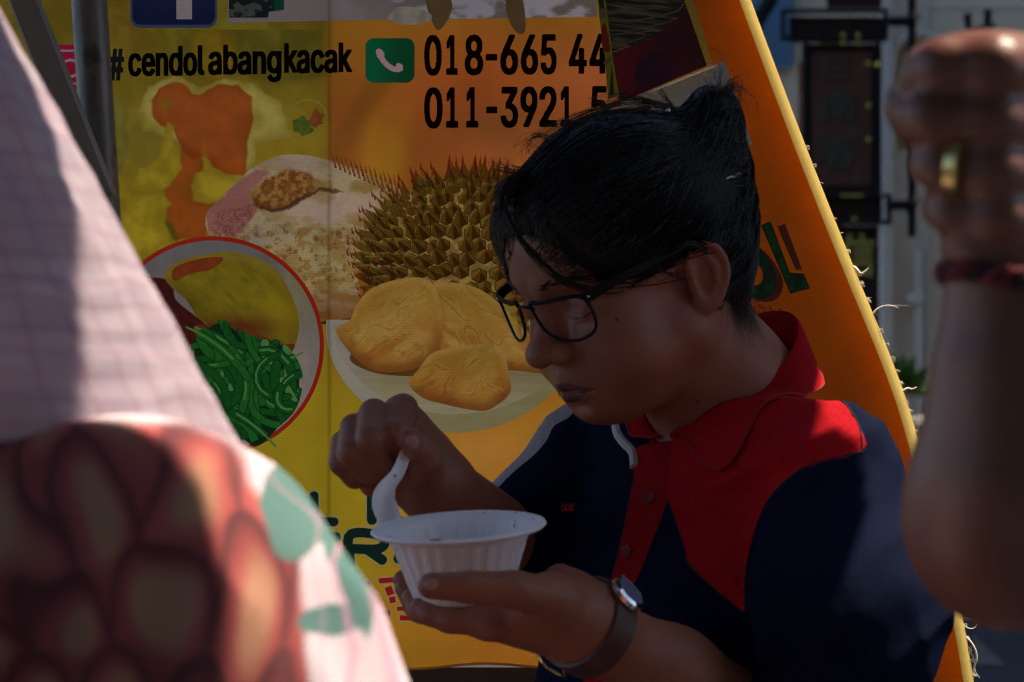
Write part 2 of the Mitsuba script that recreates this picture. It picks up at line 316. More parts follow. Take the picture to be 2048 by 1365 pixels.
GLYPH = {"\u4e09":[[[[0.0,0.01],[0.01,0.14],[1.0,0.13],[0.99,0.0]]],[[[0.07,1.0],[0.93,1.0],[0.93,0.86],[0.08,0.86]]],[[[0.14,0.57],[0.84,0.58],[0.85,0.45],[0.15,0.43]]]],"\u5357":[[[[0.0,0.78],[0.01,0.89],[0.43,0.89],[0.43,0.99],[0.45,1.0],[0.57,0.99],[0.57,0.89],[0.99,0.89],[1.0,0.77],[0.57,0.77],[0.57,0.71],[0.94,0.7],[0.93,0.03],[0.86,0.0],[0.67,0.0],[0.64,0.1],[0.82,0.11],[0.81,0.21],[0.56,0.19],[0.55,0.01],[0.45,0.01],[0.43,0.03],[0.43,0.19],[0.2,0.19],[0.2,0.3],[0.43,0.3],[0.43,0.36],[0.23,0.37],[0.23,0.46],[0.32,0.47],[0.33,0.49],[0.27,0.59],[0.19,0.59],[0.18,0.0],[0.06,0.0],[0.06,0.7],[0.43,0.71],[0.43,0.77]],[[0.68,0.48],[0.78,0.46],[0.78,0.38],[0.56,0.37],[0.56,0.3],[0.82,0.29],[0.82,0.59],[0.73,0.59]],[[0.41,0.58],[0.46,0.47],[0.54,0.47],[0.6,0.58],[0.6,0.59]]]],"\u6625":[[[[0.0,0.31],[0.0,0.35],[0.1,0.41],[0.22,0.51],[0.21,0.52],[0.02,0.52],[0.01,0.62],[0.31,0.63],[0.32,0.64],[0.32,0.66],[0.11,0.66],[0.11,0.77],[0.37,0.77],[0.39,0.79],[0.38,0.81],[0.08,0.81],[0.08,0.91],[0.41,0.92],[0.42,0.98],[0.47,1.0],[0.55,0.98],[0.54,0.92],[0.92,0.9],[0.91,0.81],[0.52,0.81],[0.51,0.78],[0.51,0.77],[0.88,0.77],[0.88,0.66],[0.47,0.66],[0.45,0.64],[0.46,0.63],[0.98,0.62],[0.98,0.52],[0.77,0.52],[0.84,0.44],[1.0,0.35],[0.94,0.26],[0.9,0.26],[0.8,0.32],[0.78,0.01],[0.67,0.01],[0.66,0.04],[0.33,0.04],[0.31,0.0],[0.22,0.0],[0.2,0.32],[0.08,0.24]],[[0.32,0.17],[0.34,0.15],[0.66,0.15],[0.67,0.21],[0.33,0.21]],[[0.32,0.33],[0.66,0.32],[0.67,0.37],[0.33,0.37]],[[0.39,0.52],[0.37,0.48],[0.64,0.48],[0.61,0.52]]]],"\u4fe1":[[[[0.0,0.55],[0.14,0.76],[0.24,0.99],[0.35,0.97],[0.31,0.83],[0.59,0.83],[0.53,0.97],[0.63,1.0],[0.67,0.95],[0.72,0.83],[1.0,0.82],[0.99,0.72],[0.29,0.72],[0.29,0.77],[0.27,0.77],[0.25,0.0],[0.14,0.01],[0.14,0.52],[0.12,0.52],[0.09,0.47],[0.05,0.47]]],[[[0.35,0.02],[0.36,0.38],[0.92,0.38],[0.92,0.01],[0.82,0.01],[0.81,0.04],[0.47,0.04],[0.45,0.0],[0.37,0.0]],[[0.47,0.16],[0.81,0.15],[0.81,0.27],[0.47,0.28]]],[[[0.37,0.67],[0.91,0.68],[0.91,0.57],[0.37,0.57]]],[[[0.37,0.43],[0.38,0.53],[0.91,0.52],[0.91,0.43]]]],"\u865f":[[[[0.0,0.49],[0.01,0.6],[0.42,0.6],[0.42,0.79],[0.62,0.79],[0.63,1.0],[0.72,1.0],[0.74,0.98],[0.75,0.93],[0.94,0.93],[0.94,0.82],[0.74,0.81],[0.75,0.79],[0.97,0.79],[1.0,0.77],[0.94,0.56],[0.96,0.52],[0.94,0.45],[0.9,0.41],[0.67,0.41],[0.61,0.47],[0.61,0.53],[0.54,0.53],[0.52,0.27],[0.47,0.12],[0.5,0.13],[0.55,0.21],[0.58,0.39],[0.82,0.39],[0.83,0.14],[0.89,0.14],[0.89,0.24],[0.9,0.27],[0.94,0.27],[1.0,0.22],[0.99,0.09],[0.94,0.03],[0.75,0.04],[0.72,0.09],[0.72,0.28],[0.67,0.29],[0.65,0.15],[0.55,0.02],[0.49,0.01],[0.46,0.06],[0.42,0.0],[0.39,0.0],[0.32,0.05],[0.26,0.01],[0.12,0.01],[0.1,0.12],[0.22,0.12],[0.26,0.31],[0.05,0.32],[0.07,0.48]],[[0.72,0.66],[0.85,0.65],[0.87,0.68],[0.73,0.68]],[[0.84,0.55],[0.72,0.54],[0.72,0.51],[0.85,0.52]],[[0.53,0.63],[0.61,0.63],[0.61,0.68],[0.53,0.68]],[[0.2,0.49],[0.19,0.43],[0.38,0.41],[0.35,0.23],[0.36,0.17],[0.37,0.17],[0.41,0.3],[0.42,0.49]],[[0.35,0.16],[0.36,0.14],[0.36,0.16]]],[[[0.04,0.94],[0.39,0.95],[0.39,0.64],[0.05,0.64]],[[0.15,0.74],[0.28,0.74],[0.29,0.85],[0.15,0.85]]]]}
def glyph(ch, x0, x1, y0, y1, d, m, parent, name='character'):
    a, b = P(x0, y1, d), P(x1, y0, d)
    ms = []
    for poly in GLYPH[ch]:
        q = sg.Polygon([(a[0] + u * (b[0] - a[0]), a[2] + v * (b[2] - a[2])) for u, v in poly[0]], [[(a[0] + u * (b[0] - a[0]), a[2] + v * (b[2] - a[2])) for u, v in h] for h in poly[1:]]).buffer(0)
        for qq in getattr(q, 'geoms', [q]):
            if qq.area > 1e-7:
                e = trimesh.creation.extrude_polygon(qq, 0.012, engine='earcut')
                e.apply_transform(np.array([[1, 0, 0, 0], [0, 0, -1, d], [0, 1, 0, 0], [0, 0, 0, 1.0]])); ms.append(e)
    return add(name, cat(ms), m, parent, smooth=False)
glyph('\u4e09', 1645, 1705, 118, 158, SD - 0.012, 'gilt_dull', 'shop_sign')
glyph('\u5357', 1640, 1712, 180, 245, SD - 0.012, 'gilt_dull', 'shop_sign')
glyph('\u6625', 1640, 1716, 270, 340, SD - 0.012, 'gilt_dull', 'shop_sign')
glyph('\u4fe1', 1680, 1750, 466, 556, SD - 0.001, 'gilt', 'shop_sign')
srect(1682, 1726, 389, 394, 'gilt', 'gilt_bar', -0.085, 0.015, 0.001)
for x, y in ((1686, 72), (1716, 72), (1686, 86), (1716, 86), (1737, 128), (1753, 131), (1737, 212), (1737, 280), (1709, 440)): add('gilt_stud', trimesh.creation.icosphere(1, 0.016).apply_translation(P(x, y, SD - 0.065)), 'gilt', 'shop_sign')
# iron wall hook seen above the fist
tag('wall_hook', 'black iron bracket with upright prongs fixed to the pale wall', 'bracket')
add('prong', tube([P(1935, 28, SD), P(1938, 60, SD), P(1962, 62, SD)], 0.022, 8), 'black_iron', 'wall_hook')
add('prong', tube([P(1976, 20, SD), P(1975, 55, SD), P(1962, 66, SD), P(1948, 70, SD)], 0.022, 8), 'black_iron', 'wall_hook')
add('rod', tube([P(1955, 62, SD), P(1990, 52, SD)], 0.024, 8), 'black_iron', 'wall_hook')
add('stay', tube([P(1962, 64, SD), P(1985, 82, SD + 0.3), P(1985, 100, WALL)], 0.026, 8), 'black_iron', 'wall_hook')
# leaning dark pipe by the blue shutter
tag('wall_pipe', 'slanting black pipe crossing the blue shutter', 'pipe')
add('pipe', tube([P(1500, 70, SD + 0.5), P(1548, -10, SD + 0.5), P(1575, -60, SD + 0.5)], 0.04, 10), 'black_iron', 'wall_pipe')

def leafy(c, n, spread, size, rng):
    V, Fc = [], []
    for i in range(n):
        d = rng.normal(size=3); d /= np.linalg.norm(d); d[2] = abs(d[2]) * 1.1
        b = c + d * spread * rng.uniform(0.3, 1.0)
        s = np.cross(d, rng.normal(size=3)); s /= np.linalg.norm(s)
        L = size * rng.uniform(0.6, 1.3); k = len(V)
        V += [b, b + d * L * 0.5 + s * L * 0.22, b + d * L, b + d * L * 0.5 - s * L * 0.22]
        Fc += [[k, k + 1, k + 2], [k, k + 2, k + 3]]
    return trimesh.Trimesh(V, Fc, process=False)
tag('potted_plant', 'small leafy green plant in a pot by the far wall', 'plant')
pc = P(1796, 790, 12.9)
add('foliage', leafy(pc, 260, 0.13, 0.09, RNG), 'leaf', 'potted_plant', smooth=False)
add('pot', trimesh.creation.revolve([[0, 0], [0.10, 0], [0.14, 0.26], [0.16, 0.26], [0.16, 0.30], [0.13, 0.30], [0.13, 0.27], [0, 0.27]], sections=24).apply_translation(pc - [0, 0, 0.42]), 'plaster_trim', 'potted_plant')
add('stand', box([pc[0], pc[1], (pc[2] - 0.42) / 2 + 0.06], [0.3, 0.3, pc[2] - 0.42 - 0.12], 0.01), 'plaster_trim', 'potted_plant')
# ---------------------------------------------------------------- the stall
BY = 2.5                                     # the front banner hangs in this plane
KB = F / BY                                  # print units ("px") per metre on the banner
KP = 0.84                                    # light that reaches the print, for judging ink colours by eye
def ink(r, g, b): return mi.Color3f(lin(r, g, b, KP)) + mi.Color3f(0.006, 0.008, 0.012)  # the small bluish lift paints gloss haze into each ink
def art(fn, bump=None):
    """A printed ink: fn(X, Y) in print units, with the fine woven ribs of the vinyl."""
    def f(p, n, uv):
        X, Y = p.x * KB + 1024.0, 682.5 - (p.z - EYE) * KB
        rib = 0.94 + 0.09 * smoothstep(0.2, 0.8, dr.abs(frac(Y / 5.2) - 0.5) * 2)
        crease_shade = 1 - 0.30 * dr.exp(-dr.square((X - 657 - 3 * noise(Y / 90.0)) / 4.0)) - 0.10 * dr.exp(-dr.square((X - 646) / 26.0))  # shading of the fold, painted as a darker line
        stain = 0.93 + 0.14 * fbm(X / 60.0, Y / 60.0, 3, 3)
        return mi.Color3f(fn(X, Y)) * rib * crease_shade * stain
    return proc(f)
def gauss(X, Y, cx, cy, sx, sy): return dr.exp(-dr.square((X - cx) / sx) - dr.square((Y - cy) / sy))

def base_art(X, Y):  # print colours; soft shadows seen through the sheet are painted in
    right = smoothstep(640, 675, X)
    c = mix(mix(ink(112, 96, 10), ink(150, 126, 16), smoothstep(40, 420, Y)), mix(ink(165, 112, 22), ink(160, 92, 24), smoothstep(60, 260, Y)), right)
    c = mix(c, mix(ink(182, 158, 24), ink(200, 140, 38), smoothstep(700, 900, X)), smoothstep(560, 860, Y))
    c = mix(c, mix(ink(196, 140, 30), ink(200, 128, 34), smoothstep(800, 1000, X)), smoothstep(1120, 1250, Y))
    c = mix(c, ink(186, 92, 34), 0.9 * gauss(X, Y, 960, 180, 190, 130) * smoothstep(20, 60, Y))
    c = mix(c, ink(200, 110, 55), 0.8 * gauss(X, Y, 1180, 160, 90, 80))
    c = mix(c, ink(205, 118, 58), 0.7 * gauss(X, Y, 1060, 330, 120, 80))
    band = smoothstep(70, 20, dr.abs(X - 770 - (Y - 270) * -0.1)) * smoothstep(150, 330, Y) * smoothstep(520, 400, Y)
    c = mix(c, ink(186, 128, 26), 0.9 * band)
    shade_streak = smoothstep(46, 8, dr.abs(X - (760 - (Y - 160) * 0.62))) * smoothstep(60, 150, Y) * smoothstep(380, 280, Y)  # soft darker stripe: see-through shade painted into the print
    c = mix(c, ink(134, 84, 14), 0.6 * shade_streak)
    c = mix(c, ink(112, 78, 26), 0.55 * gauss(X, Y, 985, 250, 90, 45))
    c = mix(c, ink(98, 104, 10), 0.7 * gauss(X, Y, 400, 60, 90, 60))
    c = mix(c, ink(120, 110, 40), 0.6 * gauss(X, Y, 300, 280, 60, 90))
    c = mix(c, ink(110, 80, 6), 0.7 * gauss(X, Y, 255, 20, 60, 80))
    c = mix(c, ink(214, 150, 62), 0.6 * gauss(X, Y, 960, 905, 120, 60))
    c = mix(c, ink(176, 104, 28), 0.6 * gauss(X, Y, 1040, 960, 40, 30))
    v = fbm(X / 46.0, Y / 46.0, 9, 4)
    c = mix(c, ink(192, 170, 50), 0.22 * smoothstep(0.3, 0.8, v) * (1 - right) * smoothstep(700, 200, Y))
    return c * (1.06 + 0.34 * fbm(X / 120.0, Y / 90.0, 1, 3))
def soft(X, Y, pts, w=5.0):
    # 1 inside the outline, 0 outside, with a soft printed edge; and the distance to the outline
    d2, r = mi.Float(1e9), mi.Bool(False)
    for (x0, y0), (x1, y1) in zip(pts, pts[1:] + pts[:1]):
        ex, ey = float(x1 - x0), float(y1 - y0)
        t = dr.clip(((X - x0) * ex + (Y - y0) * ey) / (ex * ex + ey * ey + 1e-9), 0, 1)
        d2 = dr.minimum(d2, dr.square(X - x0 - t * ex) + dr.square(Y - y0 - t * ey))
        if abs(ey) > 1e-6: r = r ^ (((y0 > Y) != (y1 > Y)) & (X < ex * (Y - y0) / ey + x0))
    d = dr.sqrt(d2); sd = dr.select(r, d, -d)
    return smoothstep(-w, w, sd), sd
def flat(r, g, b, v=0.0, s=12.0):
    return lambda X, Y: ink(r, g, b) * (1 - v / 2 + v * fbm(X / s, Y / s, 2, 3))
def ab(key, fn):
    # thin vinyl: part of the daylight on its back shines through the print
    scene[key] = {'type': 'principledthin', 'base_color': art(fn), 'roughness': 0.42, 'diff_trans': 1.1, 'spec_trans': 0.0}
    return key

tag('stall_banner', 'large yellow and orange vinyl food banner with durian pictures and phone numbers', 'banner')
# the vinyl sheet: slightly wavy, its folded seam drawn only as painted shade
xs = np.concatenate([np.linspace(-60, 1248, 60)])
ys = np.linspace(-260, 1334, 60)
X, Y = np.meshgrid(xs, ys, indexing='ij')
Yw = np.where(Y > 1300, Y + 4 * np.sin(X / 90) + 3 * np.sin(X / 41), Y)
V = np.stack([(X - 1024) / KB, np.full_like(X, BY), EYE + (682.5 - Yw) / KB], -1).reshape(-1, 3)
idx = np.arange(X.size).reshape(X.shape)
q = np.stack([idx[:-1, :-1], idx[1:, :-1], idx[1:, 1:], idx[:-1, 1:]], -1).reshape(-1, 4)
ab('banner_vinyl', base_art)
SHEET = sg.Polygon([(x, -260) for x in np.linspace(1248, -60, 8)] + [(x, 1334 + 4 * math.sin(x / 90) + 3 * math.sin(x / 41)) for x in np.linspace(-60, 1248, 90)])
mat('banner_edge', rough=0.5, tex=proc(lambda p, n, uv: mi.Color3f(lin(215, 160, 70, KP))))
add('bottom_hem', tube([[(x - 1024) / KB, BY - 0.001, EYE + (682.5 - (1334 + 4 * math.sin(x / 90) + 3 * math.sin(x / 41))) / KB] for x in np.linspace(-60, 1248, 90)], 0.0016, 6), 'banner_edge', 'stall_banner')

LAYER = [0]
def polymesh(poly, layer=None, plane=None):
    if layer is None:
        LAYER[0] += 1; layer = LAYER[0]
    v, f = [], []
    for gpoly in getattr(poly, 'geoms', [poly]):
        if gpoly.is_empty or gpoly.area < 0.5 or gpoly.geom_type != 'Polygon': continue
        a, b = trimesh.creation.triangulate_polygon(gpoly, engine='earcut')
        f.append(np.asarray(b) + sum(len(k) for k in v)); v.append(np.asarray(a))
    a = np.vstack(v); b = np.vstack(f)
    if plane: return (plane(a, layer), b)
    return (np.stack([(a[:, 0] - 1024) / KB, np.full(len(a), BY - 0.0006 - 0.00012 * layer), EYE + (682.5 - a[:, 1]) / KB], 1), b)
def blob(pts, n=6): return sg.Polygon(curve(pts, len(pts) * n, closed=True)).buffer(0)
def sharp(pts): return sg.Polygon(pts).buffer(0)
PRINTS = []
def printed(name, poly, m, layer=None, label=None): PRINTS.append((name, poly, m))
def lay_prints():
    # later inks cover earlier ones; every patch of the sheet carries one ink
    cover, out = sg.Polygon(), []
    for name, poly, m in reversed(PRINTS):
        vis = poly.intersection(SHEET).difference(cover) if not cover.is_empty else poly.intersection(SHEET)
        cover = cover.union(poly)
        if vis.area > 1: out.append((name, vis.buffer(0.12), m))
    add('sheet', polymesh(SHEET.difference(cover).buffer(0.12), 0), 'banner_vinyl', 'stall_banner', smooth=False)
    for i, (name, vis, m) in enumerate(reversed(out)):
        k = add(name, polymesh(vis, 0.004 * (i + 1)), m, 'stall_banner', smooth=False)
        if vis.geom_type == 'MultiPolygon': labels[k] = {'kind': 'stuff'}
def ellipse(cx, cy, rx, ry, n=72):
    t = np.linspace(0, 2 * np.pi, n, endpoint=False)
    return sg.Polygon(np.stack([cx + rx * np.cos(t), cy + ry * np.sin(t)], 1))
def rrect(x0, y0, x1, y1, r): return sg.box(x0 + r, y0 + r, x1 - r, y1 - r).buffer(r)

# pale strip and pictures along the top
ab('print_grey', lambda X, Y: mix(ink(150, 140, 140), mix(ink(112, 108, 96), ink(168, 166, 176), smoothstep(0.4, 0.65, fbm(X / 40.0, Y / 22.0, 4, 3))), smoothstep(640, 900, X)) * (0.8 + 0.3 * smoothstep(500, 1150, X)))
printed('picture_strip', sharp([(455, -260), (1196, -260), (1194, 34), (700, 41), (456, 46)]), 'print_grey')
ab('print_dark_photo', lambda X, Y: mix(mix(ink(22, 28, 26), ink(74, 78, 70), smoothstep(0.52, 0.66, fbm(X / 14.0, Y / 14.0, 3, 3))), ink(10, 70, 45), smoothstep(545, 552, X)))
printed('small_photo', sharp([(458, -60), (568, -60), (568, 20), (538, 24), (536, 36), (458, 36)]), 'print_dark_photo')
ab('print_shadow_figure', lambda X, Y: mix(ink(86, 74, 44), ink(110, 84, 46), fbm(X / 30.0, Y / 20.0, 1, 3)))
printed('figure_print', blob([(868, -40), (905, 10), (880, 60), (862, 38), (850, -10)]).union(blob([(1018, -40), (1045, 0), (1050, 62), (1030, 62), (1012, 20)])), 'print_shadow_figure')
ab('print_pale_photo', lambda X, Y: mix(ink(120, 118, 100), ink(176, 170, 158), fbm(X / 18.0, Y / 18.0, 3, 3)))
printed('figure_print', blob([(780, 40), (790, 18), (820, 14), (858, 26), (860, 42), (820, 50)]), 'print_pale_photo')
# blue square icon with a letter f
ab('print_blue', lambda X, Y: mix(ink(26, 34, 78), ink(18, 26, 60), smoothstep(-20, 50, Y)))
ab('print_blue_rim', flat(62, 70, 110))
printed('blue_icon', rrect(261, -110, 434, 56, 20), 'print_blue_rim'); printed('blue_icon_face', rrect(265, -106, 430, 50, 17), 'print_blue')
ab('print_offwhite', flat(158, 150, 152, 0.15))
printed('letter_f', sharp([(353, 39), (384, 39), (384, -28), (410, -28), (410, -52), (384, -52), (384, -70), (410, -78), (410, -100), (362, -92), (353, -60), (353, -52), (336, -52), (336, -28), (353, -28)]), 'print_offwhite')
# pink icon with a round lens
ab('print_pink', lambda X, Y: mix(ink(170, 22, 70), ink(150, 24, 30), smoothstep(100, 170, Y)))
printed('pink_icon', rrect(98, 90, 184, 179, 16), 'print_pink')
ring = rrect(106, 100, 176, 170, 14).difference(rrect(110, 104, 172, 166, 12)).union(ellipse(141, 137, 19, 19).difference(ellipse(141, 137, 14, 14)))
printed('camera_outline', ring, 'print_offwhite')

# printed figures: yellow people with a heart shaped apron
ab('print_pale_yellow', lambda X, Y: mix(ink(176, 160, 52), ink(150, 136, 34), fbm(X / 26.0, Y / 26.0, 3, 3)))
ab('print_yellow', lambda X, Y: mix(ink(178, 156, 16), ink(146, 126, 14), fbm(X / 22.0, Y / 40.0, 3, 3)))
ab('print_orange', lambda X, Y: mix(ink(190, 86, 20), ink(172, 84, 16), smoothstep(160, 470, Y)) * (0.9 + 0.2 * fbm(X / 20.0, Y / 20.0, 5, 3)))
ab('print_olive', lambda X, Y: mix(ink(120, 112, 26), ink(100, 92, 14), fbm(X / 24.0, Y / 24.0, 3, 3)))
FIG = [  # outline, light ink, dark ink, softness
    ([(228, 190), (250, 215), (258, 300), (242, 345), (228, 350)], (150, 144, 56), (126, 118, 40), 8),
    ([(352, 0), (470, 10), (540, 40), (640, 64), (650, 150), (560, 170), (480, 150), (420, 160), (360, 120)], (124, 114, 30), (98, 90, 14), 14),
    ([(380, 60), (430, 50), (470, 70), (474, 130), (450, 168), (410, 168), (384, 130)], (160, 130, 22), (132, 108, 16), 9),
    ([(278, 222), (296, 176), (350, 150), (400, 176), (450, 158), (505, 168), (560, 205), (582, 276), (512, 282), (508, 345), (400, 300), (306, 266), (284, 264)], (204, 190, 92), (168, 154, 54), 4),
    ([(338, 480), (328, 380), (352, 330), (365, 290), (415, 310), (402, 345), (388, 370), (386, 400), (420, 408), (465, 372), (480, 380), (430, 420), (410, 480)], (184, 88, 18), (160, 80, 14), 4),
    ([(304, 200), (318, 178), (352, 163), (372, 172), (384, 188), (398, 190), (420, 178), (447, 167), (478, 172), (503, 195), (506, 240), (496, 285), (492, 350), (458, 351), (428, 334), (410, 312), (388, 322), (366, 300), (345, 262), (318, 252), (304, 225)], (190, 84, 22), (166, 74, 14), 3),
    ([(322, 300), (330, 262), (338, 247), (346, 254), (344, 280), (362, 310), (362, 340), (340, 372), (290, 392), (262, 372), (278, 340), (316, 320)], (204, 182, 44), (160, 138, 24), 4),
    ([(404, 318), (412, 308), (420, 330), (446, 346), (500, 356), (492, 392), (430, 408), (396, 398), (384, 372), (390, 348), (408, 344)], (206, 182, 44), (166, 140, 26), 4),
    ([(240, 360), (256, 368), (268, 392), (330, 392), (342, 408), (326, 424), (330, 440), (345, 470), (350, 520), (300, 510), (262, 520), (240, 490)], (206, 184, 40), (164, 142, 20), 5),
    ([(330, 436), (346, 446), (358, 478), (352, 486), (340, 470)], (120, 106, 14), (110, 96, 10), 4),
    ([(318, 198), (340, 196), (344, 216), (330, 224), (316, 214)], (176, 120, 24), (170, 110, 22), 4),
    ([(432, 202), (462, 190), (468, 200), (440, 214)], (196, 110, 40), (186, 100, 30), 5),
    ([(402, 300), (408, 262), (414, 300), (416, 330)], (196, 116, 34), (186, 100, 28), 4)]
def figures(X, Y):
    c = base_art(X, Y)
    wx, wy = X + 5 * (noise(X / 14.0, Y / 14.0, 1) - .5), Y + 5 * (noise(X / 14.0, Y / 14.0, 7) - .5)
    for pts, a, b, w in FIG:
        m, sd = soft(wx, wy, pts, w)
        c = mix(c, mix(ink(*a), ink(*b), smoothstep(0.1, 0.9, fbm(X / 30.0, Y / 34.0, w, 3))) * (0.82 + 0.18 * smoothstep(0, 18, sd)), m * 0.92)
    return c
ab('print_figures', figures)
printed('figure_print', sharp([(222, 60), (655, 60), (655, 330), (500, 500), (222, 560)]), 'print_figures')
printed('round_badge', ellipse(617, 238, 39, 40).difference(ellipse(617, 238, 35, 36)), 'print_pale_yellow')
ab('print_leaf_green', flat(92, 112, 30, 0.7, 5)); ab('print_brick', flat(150, 84, 34, 0.6, 6))
printed('round_badge', blob([(586, 242), (596, 238), (606, 232), (614, 240), (624, 244), (620, 252), (628, 262), (606, 272), (598, 266), (588, 262)]), 'print_leaf_green')
printed('round_badge', blob([(618, 246), (622, 234), (632, 218), (640, 226), (648, 230), (644, 240), (646, 248), (638, 250), (630, 256)]), 'print_brick')

# lettering
ab('print_black', flat(20, 17, 15))
def letters(text, x, base, cap_h, width=None, bold=True, name='lettering', m='print_black', slope=0.0, layer=None):
    e = meshkit.text_mesh(text, 70.0, 1.0, bold)
    v = np.array(e.vertices); x0, x1 = v[:, 0].min(), v[:, 0].max()
    v[:, 0] = (v[:, 0] - x0) / (x1 - x0) * width
    v[:, 1] *= cap_h / 70.0
    LAYER[0] += 1
    X, Y = x + v[:, 0], base - v[:, 1] + slope * v[:, 0]
    e = trimesh.Trimesh(np.stack([(X - 1024) / KB, BY - 0.0006 - 0.00012 * LAYER[0] - 0.0001 * v[:, 2], EYE + (682.5 - Y) / KB], 1), np.array(e.faces)[:, ::-1], process=False)
    w_ = 1.6 if len(text) == 1 else 1.5
    es = []
    for j, s in enumerate((-w_, -w_ / 2, 0, w_ / 2, w_)):
        e2 = e.copy(); e2.apply_translation([s / KB, -0.00002 * j, 0.5 * (j % 2) / KB]); es.append(e2)
    LAYER[0] += 1
    return add(name, cat(es), m, 'stall_banner', smooth=False)
letters('#', 220, 160, 60, 27)
for w, x0, x1, b in (('cendol', 258, 408, 151), ('abang', 418, 562, 148), ('kacak', 570, 703, 145)):
    letters(w, x0, b, 56, x1 - x0, slope=-0.012)
for ch, x0, x1 in (('0', 850, 882), ('1', 894, 914), ('8', 931, 965), ('-', 973, 993), ('6', 1002, 1035), ('6', 1043, 1075), ('5', 1083, 1112), ('4', 1139, 1172), ('4', 1180, 1214)):
    letters(ch, x0, 149 - 0.008 * (x0 - 850), 75, x1 - x0)
for ch, x0, x1 in (('0', 850, 884), ('1', 894, 915), ('1', 934, 955), ('-', 974, 993), ('3', 1003, 1035), ('9', 1042, 1074), ('2', 1080, 1112), ('1', 1122, 1143), ('5', 1183, 1214)):
    letters(ch, x0, 255 - 0.008 * (x0 - 850), 76, x1 - x0)
# green telephone icon
ab('print_green', lambda X, Y: mix(ink(8, 104, 62), ink(8, 80, 40), smoothstep(740, 810, X)))
printed('phone_icon', rrect(731, 77, 829, 166, 17), 'print_green')
hs = curve([(759, 105), (764, 118), (775, 131), (789, 139), (801, 138)], 20)
hand = sg.LineString(hs).buffer(5.2).union(blob([(752, 103), (757, 98), (764, 101), (769, 110), (763, 117), (756, 117)])).union(blob([(791, 138), (794, 127), (803, 129), (806, 136), (800, 144), (792, 144)]))
ab('print_handset', flat(196, 160, 160))
printed('handset', hand, 'print_handset')

# opened durian half, left
HALF = [(413, 430), (440, 400), (470, 365), (515, 330), (560, 312), (600, 310), (640, 316), (690, 332), (740, 352), (800, 382), (772, 440), (740, 500), (716, 545), (720, 600), (700, 640), (650, 644), (560, 560), (470, 480), (420, 470)]
ROSE = [(413, 430), (440, 396), (480, 360), (512, 338), (540, 345), (510, 372), (498, 404), (520, 408), (500, 440), (470, 478), (430, 472), (418, 455)]
CRUMB = [(504, 402), (510, 374), (540, 350), (580, 342), (622, 346), (644, 366), (636, 382), (610, 396), (580, 418), (545, 424), (520, 418)]
PULP1 = [(556, 428), (600, 402), (650, 386), (700, 390), (744, 400), (756, 424), (700, 442), (620, 456), (566, 448)]
PULP2 = [(500, 500), (560, 486), (640, 484), (704, 505), (716, 560), (660, 592), (580, 580), (520, 550)]
LIP = [(505, 404), (540, 426), (580, 420), (612, 398), (640, 384), (672, 390), (690, 384), (640, 376), (606, 392), (578, 412), (540, 420)]
def husk(X, Y):
    wx, wy = X + 12 * (fbm(X / 14.0, Y / 14.0, 1, 3) - .5), Y + 12 * (fbm(X / 14.0, Y / 14.0, 7, 3) - .5)
    v = fbm(X / 34.0, Y / 22.0, 6, 5)
    c = mix(ink(206, 186, 140), ink(176, 146, 78), smoothstep(0.36, 0.68, v))
    c = mix(c, ink(188, 168, 150), 0.8 * gauss(X, Y, 590, 326, 90, 22))
    c = mix(c, ink(150, 146, 150), 0.55 * gauss(X, Y, 500, 500, 70, 50))
    m, sd = soft(wx, wy, PULP1, 7); c = mix(c, mix(ink(214, 188, 160), ink(196, 166, 120), smoothstep(0.4, 0.6, v)), m)
    m, sd = soft(wx, wy, PULP2, 12); c = mix(c, mix(ink(208, 186, 120), ink(190, 160, 90), smoothstep(0.4, 0.6, v)), m * 0.8)
    m, sd = soft(wx, wy, ROSE, 4); c = mix(c, mix(ink(186, 128, 118), ink(164, 104, 92), v), m)
    m, sd = soft(X, Y, [(430, 425), (520, 404), (500, 440), (470, 478), (426, 470)], 3)
    c = mix(c, ink(140, 72, 56), m * smoothstep(0.52, 0.62, fbm(X / 4.0, Y / 4.0, 3, 2)) * 0.6)
    g = fbm(X / 7.0, Y / 7.0, 3, 4)
    m, sd = soft(wx, wy, CRUMB, 5); c = mix(c, mix(mix(ink(186, 138, 66), ink(136, 80, 30), smoothstep(0.25, 0.75, g)), ink(96, 48, 16), 0.6 * smoothstep(18, 2, sd) * smoothstep(375, 405, Y)), m)
    m, sd = soft(wx, wy, LIP, 2.5); c = mix(c, ink(90, 38, 14), m * 0.8)
    c = mix(c, ink(170, 120, 40), 0.7 * smoothstep(0.56, 0.70, fbm(X / 15.0, Y / 9.0, 12, 4)) * smoothstep(440, 470, Y))
    c = mix(c, ink(122, 68, 26), 0.6 * smoothstep(0.62, 0.72, fbm(X / 8.0, Y / 8.0, 2, 3)) * smoothstep(420, 470, Y) * smoothstep(620, 520, Y))
    c = mix(c, ink(150, 92, 34), smoothstep(550, 640, Y) * 0.85)
    return c * (0.92 + 0.16 * fbm(X / 5.0, Y / 5.0, 1, 2))
ab('print_husk', husk)
printed('durian_half_print', blob(HALF, 8), 'print_husk')
ab('print_brown_line', flat(96, 40, 14, 0.3)); ab('print_brick', flat(150, 84, 34, 0.6, 6))
printed('durian_half_print', sg.LineString(curve([(646, 646), (700, 640), (760, 634)], 10)).buffer(3), 'print_brown_line')
rs = random.Random(5)
sp = []
for i in range(46):
    t = i / 45; x, y = 668 + 146 * t, 326 + 66 * t + 10 * math.sin(i * 2.1)
    sp.append(sg.Polygon([(x - 2.6, y), (x - 5 + rs.uniform(-2, 2), y - 14 - rs.uniform(0, 14)), (x + 2.6, y + 1)]))
printed('durian_half_print', union_all(sp), 'print_brick')

